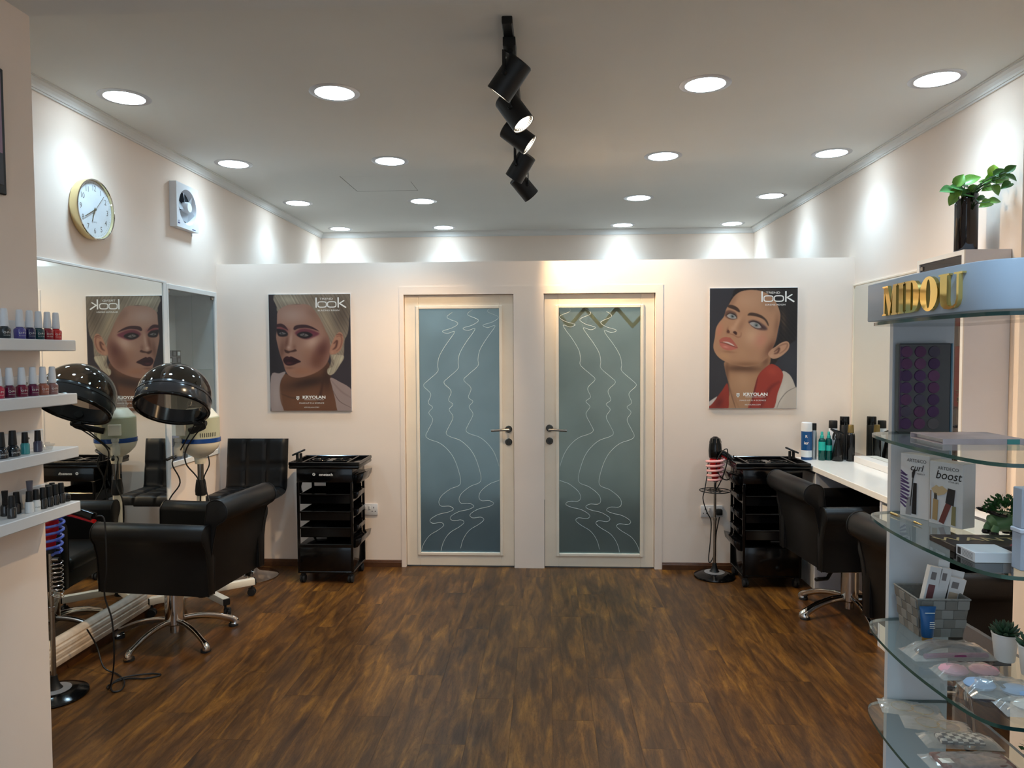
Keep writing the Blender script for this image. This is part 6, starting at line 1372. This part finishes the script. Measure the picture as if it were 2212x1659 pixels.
def succulent(label, x, y, s):
    t = at('potted_succulent', label, 'succulent', x, y, S3, random.uniform(0, 6), 'succulents in white pots')
    obj('pot', lathe(NB(), [(0, 0), (.0215*s, 0), (.0225*s, .002), (.0295*s, .066*s), (.0310*s, .067*s), (.0310*s, .070*s), (.0285*s, .070*s), (.027*s, .060*s), (0, .060*s)], 32), M_white, t)
    obj('soil', lathe(NB(), [(0, .0635*s), (.027*s, .0625*s)], 20), mat('soil', (40, 34, 28), .95), t)
    for ring, (n, el, L_) in enumerate(((9, .15, .036), (8, .6, .036), (6, 1.0, .032), (3, 1.35, .024))):
        for k in range(n):
            o = bpy.data.objects.new('leaf', SL); COL.objects.link(o); o.parent = t
            o.matrix_basis = Matrix.Translation((0, 0, .066*s)) @ Matrix.Rotation(2*PI*k/n+ring*.4, 4, 'Z') @ Matrix.Rotation(-el, 4, 'Y') @ Matrix.Translation((.003, 0, 0)) @ Matrix.Diagonal((L_*s, L_*s, L_*s, 1))
succulent('rosette succulent in white pot, the farther of two', 1.160, 1.852, 1.0); succulent('rosette succulent in white pot, the nearer of two', 1.172, 1.765, 1.05)
# ------------------------------------------------------------------ shelf 4
M_hoop = mat('hoop_gold', (214, 190, 120), .2, .9)
def hoops(): return [('hoop', merge(NB(), torus(NB(), .028, .0012, 28, 6), Matrix.Translation((-.02, .004, .004))), M_hoop), ('hoop', merge(NB(), torus(NB(), .028, .0012, 28, 6), Matrix.Translation((.03, -.004, .005))), M_hoop), ('hoop_bead', blob(.006, 0, .0045, .004, .004, .003, 10), M_hoop)]
film_bag('earring_packet', 'film packet with large hoop earrings at the back of the lower shelf', 1.045, 2.085, S4, .16, .09, .009, -.25, hoops(), 5)
film_bag('earring_packet', 'film packet with gold hoops lying before the other hoop packet', 1.070, 1.995, S4, .17, .08, .009, -.25, hoops(), 6)
ck_m = bpy.data.materials.new('gingham'); ck_m.use_nodes = True
_n = ck_m.node_tree; _c = _n.nodes.new('ShaderNodeTexChecker'); _t = _n.nodes.new('ShaderNodeTexCoord'); _c.inputs['Scale'].default_value = 75; _c.inputs[1].default_value = (*lin((226, 224, 220)), 1); _c.inputs[2].default_value = (*lin((36, 34, 52)), 1)
_n.links.new(_t.outputs['Object'], _c.inputs[0]); _n.links.new(_c.outputs[0], _n.nodes['Principled BSDF'].inputs['Base Color'])
film_bag('pouch_packet', 'film packet with a navy and white gingham pouch', 1.085, 1.910, S4, .19, .075, .020, -.05, [('pouch', box(NB(), -.055, .055, -.024, .024, .002, .016, .006, 2), ck_m), ('zip_edge', box(NB(), -.054, .054, -.0248, -.0236, .006, .010), M_night)], 7)
film_bag('scarf_packet', 'film packet with a dusky printed scarf nearest the photo edge', 1.055, 1.800, S4, .22, .10, .022, .03, [('scarf', box(NB(), -.09, .09, -.035, .035, .002, .018, .006, 2), mat('dusky_cloth', (120, 96, 92), .8, var=(60, .5))), ('tag', box(NB(), -.085, -.055, -.02, .0, .0182, .019), M_print_w)], 8)
pp_ = at('pink_pot_plant', 'pink pot with fine green foliage at the lower right edge', 'plant', 1.155, 1.66, S4)
obj('pot', lathe(NB(), [(0, 0), (.034, 0), (.036, .003), (.050, .105), (.052, .106), (.052, .112), (.048, .112), (.045, .10), (0, .10)], 32), mat('pink_glaze', (200, 128, 130), .3), pp_)
shrub(pp_, (0, 0, .098), .058, 500, mat('fern_green', (54, 84, 44), .6, var=(50, .3)), .016)
b = NB(); tube(b, spline([(-.045, -.02, .05), (-.06, -.03, .075), (-.075, -.03, .06), (-.06, -.03, .03)], 5), .003, 8); obj('tag_cord', b, mat('maroon_cord', (96, 24, 40), .7), pp_)
b = NB(); box(b, -.035, -.0, -.056, -.055, .035, .055); obj('price_tag', b, M_print_w, pp_)
